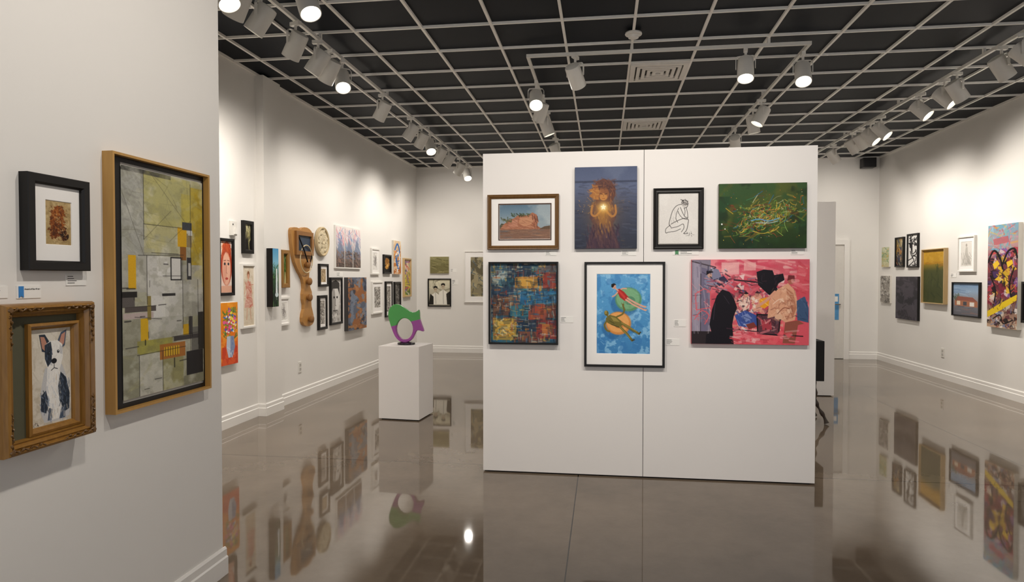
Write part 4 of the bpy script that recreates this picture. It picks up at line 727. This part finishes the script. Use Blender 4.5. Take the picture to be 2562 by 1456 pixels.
# thermostat, outlets
loc, w, h, rz = wall_rect('left', (573, 593, 552, 589), .03)
t = thing('wall_sensor', 'small white control box with cover near the first upper pictures of the left wall', 'wall sensor', loc, rz)
obj('case', B((-w/2, w/2, -.03, 0, 0, h)), LAMPW, t, bevel=.004); obj('knob_cover', B((-w*.1, w*.4, -.045, -.03, h*.1, h*.5)), WFR, t); obj('indicator', B((-w*.35, -w*.2, -.032, -.03, h*.7, h*.8)), INK, t)
for wall, px, lb in (('left', (746, 755, 905, 932), 'white electrical outlet low on the left wall below the wooden sculpture'), ('right', (2354, 2363, 871, 894), 'white electrical outlet low on the right wall')):
    loc, w, h, rz = wall_rect(wall, px, .008); t = thing('electrical_outlet', lb, 'outlet', loc, rz)
    obj('plate', B((-w/2, w/2, -.008, 0, 0, h)), LAMPW, t, bevel=.002)
    for z in (.18, .58): obj('socket', B((-w*.25, w*.25, -.0105, -.008, h*z, h*(z+.25))), mat('socket_grey', '#b5b1aa', .5), t)
# notice on the door, loudspeaker
q = at_axis(2094, 800, 1, YB-.03); q2 = at_axis(2099, 735, 1, YB-.03)
t = thing('notice', 'blue and white notice fixed on the door at the far right', 'notice', (q.x-.1, YB-.03, q.z))
obj('sheet', B((-.12, .13, -.004, 0, 0, q2.z-q.z)), mat('notice_blue', '#4f8fc0', .6, var=.3, scale=8), t); obj('heading', B((-.1, .11, -.006, -.004, (q2.z-q.z)*.7, (q2.z-q.z)*.9)), CARD, t)
t = thing('loudspeaker', 'small black loudspeaker high in the far right corner under the ceiling', 'loudspeaker', (at_axis(2164, 400, 1, YB).x, YB, 3.46))
obj('cabinet', B((-.11, .11, -.24, -.06, 0, .17)), BLACK, t, bevel=.01); obj('grille', B((-.1, .1, -.25, -.24, .01, .16)), mat('grille', '#1d1d1f', .8), t); obj('bracket', B((-.02, .02, -.07, 0, .06, .11)), BLACK, t)
# ------------------------------------------------------------------ pedestal + sculpture
PD = Vector((-2.10, 6.86, 0)); pr = math.radians(-5); PH = .775
t = thing('plinth', 'square white display plinth carrying the green and purple sculpture', 'plinth', PD, pr)
obj('body', B((-.225, .225, -.215, .215, .012, PH)), PW, t, bevel=.002); obj('foot_recess', B((-.2, .2, -.19, .19, 0, .012)), SEAM, t)
t = thing('sculpture', 'glossy green and purple abstract form with a round hole, on a plinth', 'sculpture', (PD.x, PD.y, PH), TH-.02)
S = .00424
def sp(x, y): return ((x-1020)*S, (866-y)*S)
outl = [(981, 771), (988, 765), (997, 763), (1008, 767), (1020, 775), (1032, 783), (1042, 785), (1050, 780), (1053, 777), (1055, 784), (1055, 800), (1060, 815), (1066, 831), (1064, 833), (1052, 829), (1046, 832), (1042, 842), (1036, 853), (1026, 860), (1014, 861), (1003, 857), (994, 848), (988, 836), (983, 822), (978, 806), (975, 793), (976, 780)]
hole = [(1017+21*math.cos(a), 826-27*math.sin(a)) for a in [2*PI*k/28 for k in range(28)]]
bm = bmesh.new()
O = [sp(*q) for q in smooth_loop(outl, 1)]; Hh = [sp(*q) for q in hole]
def loopv(P, y): return [bm.verts.new((x, y, z)) for x, z in P]
def inset(P, d, sg):
    n = len(P); out = []
    for k in range(n):
        a = Vector(P[k-1]); c = Vector(P[(k+1) % n]); tn = (c-a).normalized(); out.append((P[k][0]-tn.y*d*sg, P[k][1]+tn.x*d*sg))
    return out
area = sum(O[k-1][0]*O[k][1]-O[k][0]*O[k-1][1] for k in range(len(O))); so = 1 if area > 0 else -1
areah = sum(Hh[k-1][0]*Hh[k][1]-Hh[k][0]*Hh[k-1][1] for k in range(len(Hh))); sh = -1 if areah > 0 else 1
TK = .04
for P, sg in ((O, so), (Hh, sh)):
    L = [loopv(inset(P, .007, sg), -TK), loopv(inset(P, .002, sg), -TK+.005), loopv(P, -TK+.014), loopv(P, TK-.014), loopv(inset(P, .002, sg), TK-.005), loopv(inset(P, .007, sg), TK)]
    for a, b in zip(L, L[1:]):
        for k in range(len(P)): bm.faces.new((a[k], a[(k+1) % len(P)], b[(k+1) % len(P)], b[k]))
    if P is O: LO = L
    else: LH = L
bm.edges.ensure_lookup_table()
for i in (0, 5):
    ed = [bm.edges.get((l[k], l[(k+1) % len(l)])) for l in (LO[i], LH[i]) for k in range(len(l))]
    bmesh.ops.triangle_fill(bm, use_beauty=True, edges=ed)
M = bpy.data.materials.new('green_purple_lacquer'); M.use_nodes = True; nt = M.node_tree; b = nt.nodes['Principled BSDF']
tc = nt.nodes.new('ShaderNodeTexCoord'); sx = nt.nodes.new('ShaderNodeSeparateXYZ'); nt.links.new(tc.outputs['Object'], sx.inputs[0])
ma = nt.nodes.new('ShaderNodeMath'); ma.operation = 'MULTIPLY_ADD'; ma.inputs[1].default_value = -.25; nt.links.new(sx.outputs['X'], ma.inputs[0]); nt.links.new(sx.outputs['Z'], ma.inputs[2])
gt = nt.nodes.new('ShaderNodeMath'); gt.operation = 'GREATER_THAN'; gt.inputs[1].default_value = (866-806)*S-.02; nt.links.new(ma.outputs[0], gt.inputs[0])
mx = nt.nodes.new('ShaderNodeMix'); mx.data_type = 'RGBA'; mx.inputs['A'].default_value = (*s2l(hx('#9a4a98')), 1); mx.inputs['B'].default_value = (*s2l(hx('#4fa054')), 1)
nt.links.new(gt.outputs[0], mx.inputs['Factor']); nt.links.new(mx.outputs['Result'], b.inputs['Base Color']); b.inputs['Roughness'].default_value = .25
obj('form', bm, M, t, True)
bm = bmesh.new(); lathe(bm, [(.085, 0), (.095, .006), (.092, .02), (.07, .026), (.001, .027)], 32); obj('base', bm, mat('purple_black', '#17101a', .2), t, True)
# ------------------------------------------------------------------ dark table behind partition
t = thing('side_table', 'black boxy table on knobbly twisted dark legs, half hidden behind the partition', 'table', (1.97, 7.25, 0))
DK = mat('black_cloth', '#141211', .8); LEG = wood('dark_twisted_wood', '#1e1611', '#3c2c20', .5, 20)
obj('box_body', B((-.3, .255, -.2, .2, .44, .85)), DK, t, bevel=.006)
for sx_, sy in ((-1, -1), (1, -1), (-1, 1), (1, 1)):
    bm = bmesh.new(); pts = []; rad = []
    for k in range(22):
        u = k/21; pts.append((sx_*(.17+.11*u*u+.01*math.sin(9*u)), sy*(.12+.07*u), .445*(1-u)+.010*math.cos(7*u)*(1-u)+.012*u)); rad.append(.02+.007*math.sin(26*u)-.005*u+(.006 if u > .9 else 0))
    tube(bm, pts, rad, 10); obj('leg', bm, LEG, t, True)
# ------------------------------------------------------------------ ceiling fittings
VM = mat('vent_white', '#dedad3', .5); VD = mat('vent_dark', '#4a4845', .7)
for yv, lb in ((GY, 'square white ceiling air vent nearer the camera, beside the smoke detector row'), (GY+4*GS, 'square white ceiling air vent farther back, above the partition')):
    t = thing('ceiling_vent', lb, 'air vent', (GX+GS/2, yv+GS/2, CEIL-.002)); a = GS/2-.014
    fb = bmesh.new()
    for r0, r1 in ((a, a-.05),):
        box(fb, -r0, r0, -r0, -r1, -.012, .02); box(fb, -r0, r0, r1, r0, -.012, .02); box(fb, -r0, -r1, -r1, r1, -.012, .02); box(fb, r1, r0, -r1, r1, -.012, .02)
    obj('frame', fb, VM, t); obj('backing', B((-a+.05, a-.05, -a+.05, a-.05, .012, .02)), VD, t)
    for r in (.225, .17, .115, .06):
        fb = bmesh.new(); e = .034
        for (x0, x1, y0, y1) in ((-r, r, -r, -r+e), (-r, r, r-e, r), (-r, -r+e, -r+e, r-e), (r-e, r, -r+e, r-e)): box(fb, x0, x1, y0, y1, -.016, .012)
        obj('louver', fb, VM, t)
q = at_axis(1585, 88, 2, CEIL-.02)
t = thing('smoke_detector', 'round white smoke detector on the ceiling grid', 'smoke detector', (q.x, q.y, CEIL))
bm = bmesh.new(); lathe(bm, [(.072, 0), (.075, -.012), (.07, -.02), (.05, -.024)], 28); obj('base_ring', bm, LAMPW, t, True)
bm = bmesh.new(); lathe(bm, [(.05, -.022), (.045, -.045), (.03, -.052), (.001, -.053)], 24); obj('cap', bm, LAMPW, t, True)
ZT = 3.585
def rail(t, x0, x1, y0, y1, cx, cy): obj('rail', B((x0-cx, x1-cx, y0-cy, y1-cy, 0, .03)), LAMPW, t)
XT1, XT3, YC, XA, XB2 = -2.5, 3.56, 6.28, -.72, 1.83
def track(lb, segs, hang):
    x0, x1, y0, y1 = segs[0]; cx, cy = (x0+x1)/2, (y0+y1)/2
    t = thing('lighting_track', lb, 'lighting track', (cx, cy, ZT))
    for s_ in segs: rail(t, *s_, cx, cy)
    for x, y in hang: obj('hanger', B((x-.012-cx, x+.012-cx, y-.012-cy, y+.012-cy, .03, CEIL-ZT)), LAMPW, t)
w2 = .013
track('long white lighting track along the left wall', [(XT1-w2, XT1+w2, 3.2, 12.4)], [(XT1, GY+GS*k) for k in (-5, -2, 1, 4, 7)])
track('long white lighting track along the right wall', [(XT3-w2, XT3+w2, 4.0, 12.2)], [(XT3, GY+GS*k) for k in (-3, 0, 3, 6)])
track('white U-shaped lighting track hung over the middle of the room', [(XA-w2, XB2+w2, YC-w2, YC+w2), (XA-w2, XA+w2, YC+w2, 10.6), (XB2-w2, XB2+w2, YC+w2, 10.6)], [(GX, YC), (GX+2*GS, YC), (XA, GY+GS*2), (XA, GY+GS*5), (XB2, GY+GS*2), (XB2, GY+GS*5)])
track('short white lighting track at the top edge, in front of the left track', [(-2.03-w2, -2.03+w2, 3.6, 4.6)], [(-2.03, GY-GS*5), (-2.03, GY-GS*4)])
# shared meshes for the heads
LR, LL = .074, .22
def mk(fn):
    bm = bmesh.new(); fn(bm); bmesh.ops.recalc_face_normals(bm, faces=bm.faces); me = bpy.data.meshes.new('part'); bm.to_mesh(me); bm.free(); return me
me_ad = mk(lambda bm: box(bm, -.018, .018, -.05, .05, -.03, 0))
me_st = mk(lambda bm: lathe(bm, [(.012, -.075), (.012, -.03)], 12))
def yk(bm):
    pts = [(-.084, 0, -.19), (-.084, 0, -.10), (-.07, 0, -.078), (0, 0, -.074), (.07, 0, -.078), (.084, 0, -.10), (.084, 0, -.19)]
    A = []
    for x, y, z in pts:
        A.append([bm.verts.new((x+ox, oy, z+oz)) for ox, oy, oz in ((-.003, -.011, -.003), (.003, -.011, .003), (.003, .011, .003), (-.003, .011, -.003))])
    for a, b in zip(A, A[1:]):
        for k in range(4): bm.faces.new((a[k], a[(k+1) % 4], b[(k+1) % 4], b[k]))
    bm.faces.new(A[0][::-1]); bm.faces.new(A[-1])
me_yk = mk(yk)
def hs(bm): lathe(bm, [(.001, .11), (.045, .109), (.066, .102), (.071, .09), (.073, 0), (LR, -.105), (LR, -.112), (.069, -.112), (.066, -.09), (.05, -.06), (.001, -.055)], 28, cap=False)
me_hs = mk(hs)
me_ln = mk(lambda bm: lathe(bm, [(.001, -.084), (.045, -.082), (.0655, -.078), (.001, -.076)], 24, cap=False))
LIT = mat('lamp_glow', '#fff4e0', .4, emit=5); DIM = mat('lamp_lens_shaded', '#c9c4ba', .2, emit=1.2)
for me, M in ((me_ad, LAMPW), (me_st, LAMPW), (me_yk, LAMPW), (me_hs, LAMPW)): me.materials.append(M)
me_lit = me_ln.copy(); me_lit.materials.append(LIT); me_dim = me_ln.copy(); me_dim.materials.append(DIM)
for me in (me_hs, me_st, me_lit, me_dim):
    me.polygons.foreach_set('use_smooth', [True]*len(me.polygons))
    try: me.set_sharp_from_angle(angle=math.radians(40))
    except Exception: pass
ORD = ['first', 'second', 'third', 'fourth', 'fifth', 'sixth', 'seventh', 'eighth', 'ninth', 'tenth', 'eleventh', 'twelfth', 'thirteenth', 'fourteenth', 'fifteenth', 'sixteenth']
def lamp(name, loc, d, W, size=116, blend=1.0, par=None, rad=.06, col=(1, .93, .845)):
    li = bpy.data.lights.new(name, 'SPOT'); li.energy = W; li.spot_size = math.radians(size); li.spot_blend = blend; li.shadow_soft_size = rad; li.color = col
    o = bpy.data.objects.new(name, li); COL.objects.link(o); o.location = loc; o.rotation_euler = Vector(d).to_track_quat('-Z', 'Y').to_euler()
    return o
def head(x, y, tgt, lit, W, label, rad=.06):
    piv = Vector((x, y, ZT-.19)); d = (Vector(tgt)-piv).normalized()
    yaw = math.atan2(d.y, d.x)-PI/2; tilt = math.acos(max(-1, min(1, -d.z)))
    t = thing('track_spotlight', label, 'spotlight', (x, y, ZT), yaw, 'white cylinder track spotlights')
    def ch(n, me, rot=0, z=0):
        o = bpy.data.objects.new(n, me); COL.objects.link(o); o.parent = t; o.location = (0, 0, z); o.rotation_euler = (rot, 0, 0); return o
    ch('adapter', me_ad); ch('stem', me_st); ch('yoke', me_yk); ch('housing', me_hs, tilt, -.19); ch('lens', me_lit if lit else me_dim, tilt, -.19)
    lo = lamp('lamp', piv+d*.118, d, W, rad=rad)
WL = 62
L1 = [(565, 'c'), (600, 'w'), (655, 'w'), (741, 'w'), (797, 'w'), (826, 'w'), (857, 'c'), (957, 'w'), (1028, 'w'), (1055, 'w'), (1076, 'c'), (1103, 'w'), (1123, 'w'), (1150, 'w'), (1168, 'c')]
for i, (px, k) in enumerate(L1):
    y = at_axis(px, 300, 0, XT1).y
    tg = (XL, y+(.5 if i % 2 else -.1), 1.6) if k == 'w' else (-1.6, y-1.6, .8)
    if px == 565: tg = (-1.2, y-.6, .8)
    head(XT1, y, tg, k == 'c', WL if k == 'w' else 48, ('glowing' if k == 'c' else 'white')+' track spotlight, %s counted from the near end of the left track' % ORD[i])
L3 = [(2562, 'c'), (2503, 'w'), (2393, 'w'), (2362, 'c'), (2303, 'c'), (2205, 'c'), (2178, 'c'), (2155, 'w'), (2133, 'w'), (2085, 'w')]
for i, (px, k) in enumerate(L3):
    y = at_axis(px, 300, 0, XT3).y
    tg = (XR, y+(.3 if k == 'w' else -1.1), 1.55)
    head(XT3, y, tg, k == 'c', WL+14, ('glowing' if k == 'c' else 'white')+' track spotlight, %s counted from the near end of the right track' % ORD[i])
head(XA, at_axis(1341, 250, 0, XA).y, (-.5, 5.2, 1.3), True, 55, 'glowing spotlight facing the view on the left arm of the middle track')
head(XA, at_axis(1353, 250, 0, XA).y, (-1.6, 8.4, 1.0), False, 55, 'white spotlight just behind the glowing one on the left arm of the middle track')
head(XA, at_axis(1367, 250, 0, XA).y, (.2, 8.6, 1.0), True, 55, 'glowing sideways spotlight, third on the left arm of the middle track')
head(XA, at_axis(1390, 250, 0, XA).y, (.2, 11, 1.0), False, 55, 'white spotlight peeping over the left half of the partition top')
head(-.27, YC, (.6, 8.4, 1.2), False, 55, 'tilted white spotlight on the middle cross track, left part')
head(1.275, YC, (1.1, 5.3, 1.0), True, 55, 'glowing spotlight on the middle cross track, right part')
head(XB2, at_axis(2008, 250, 0, XB2).y, (1.6, 5.0, .9), True, 55, 'glowing spotlight at the near right corner of the middle track')
head(XB2, at_axis(1905, 250, 0, XB2).y, (.6, 8.0, 1.0), True, 55, 'tilted white spotlight with glowing rim on the right arm of the middle track')
head(XB2, at_axis(1884, 250, 0, XB2).y, (2.2, 8.7, 1.4), False, 75, 'second white spotlight on the right arm of the middle track, behind the tilted one')
head(XB2, at_axis(1840, 250, 0, XB2).y, (2.6, 12.6, 1.4), False, 95, 'white spotlight low over the right half of the partition top')
head(-2.03, at_axis(768, 0, 0, -2.03).y, (-.9, 3.5, .8), True, 14, 'glowing spotlight cut off by the top edge of the view', .03)
# spots without fixtures aimed at the back wall, and the lamps over the viewer (above the frame)
for x in (-2.9, -1.6): lamp('back_wash', (x, 11.2, 3.5), (0, 1.5, -1.7), 58)
lamp('back_wash', (4.2, 11.3, 3.5), (0, 1.5, -1.7), 54)
for x, tx in ((-1.0, -.55), (.3, .3), (1.6, 1.15)): lamp('partition_spot', (x, 2.35, 3.5), Vector((tx, YP, 1.5))-Vector((x, 2.35, 3.5)), 138, 84, 1)
for y, ty in ((1.2, 1.5), (2.6, 2.6)): lamp('near_wall_spot', (-.1, y, 3.5), Vector((XN, ty, 1.7))-Vector((-.1, y, 3.5)), 88, 104, 1)
# ------------------------------------------------------------------ world
wd = bpy.data.worlds.new('world'); scene.world = wd; wd.use_nodes = True
bgn = wd.node_tree.nodes['Background']; bgn.inputs['Color'].default_value = (.93, .94, .98, 1); bgn.inputs['Strength'].default_value = 1.2
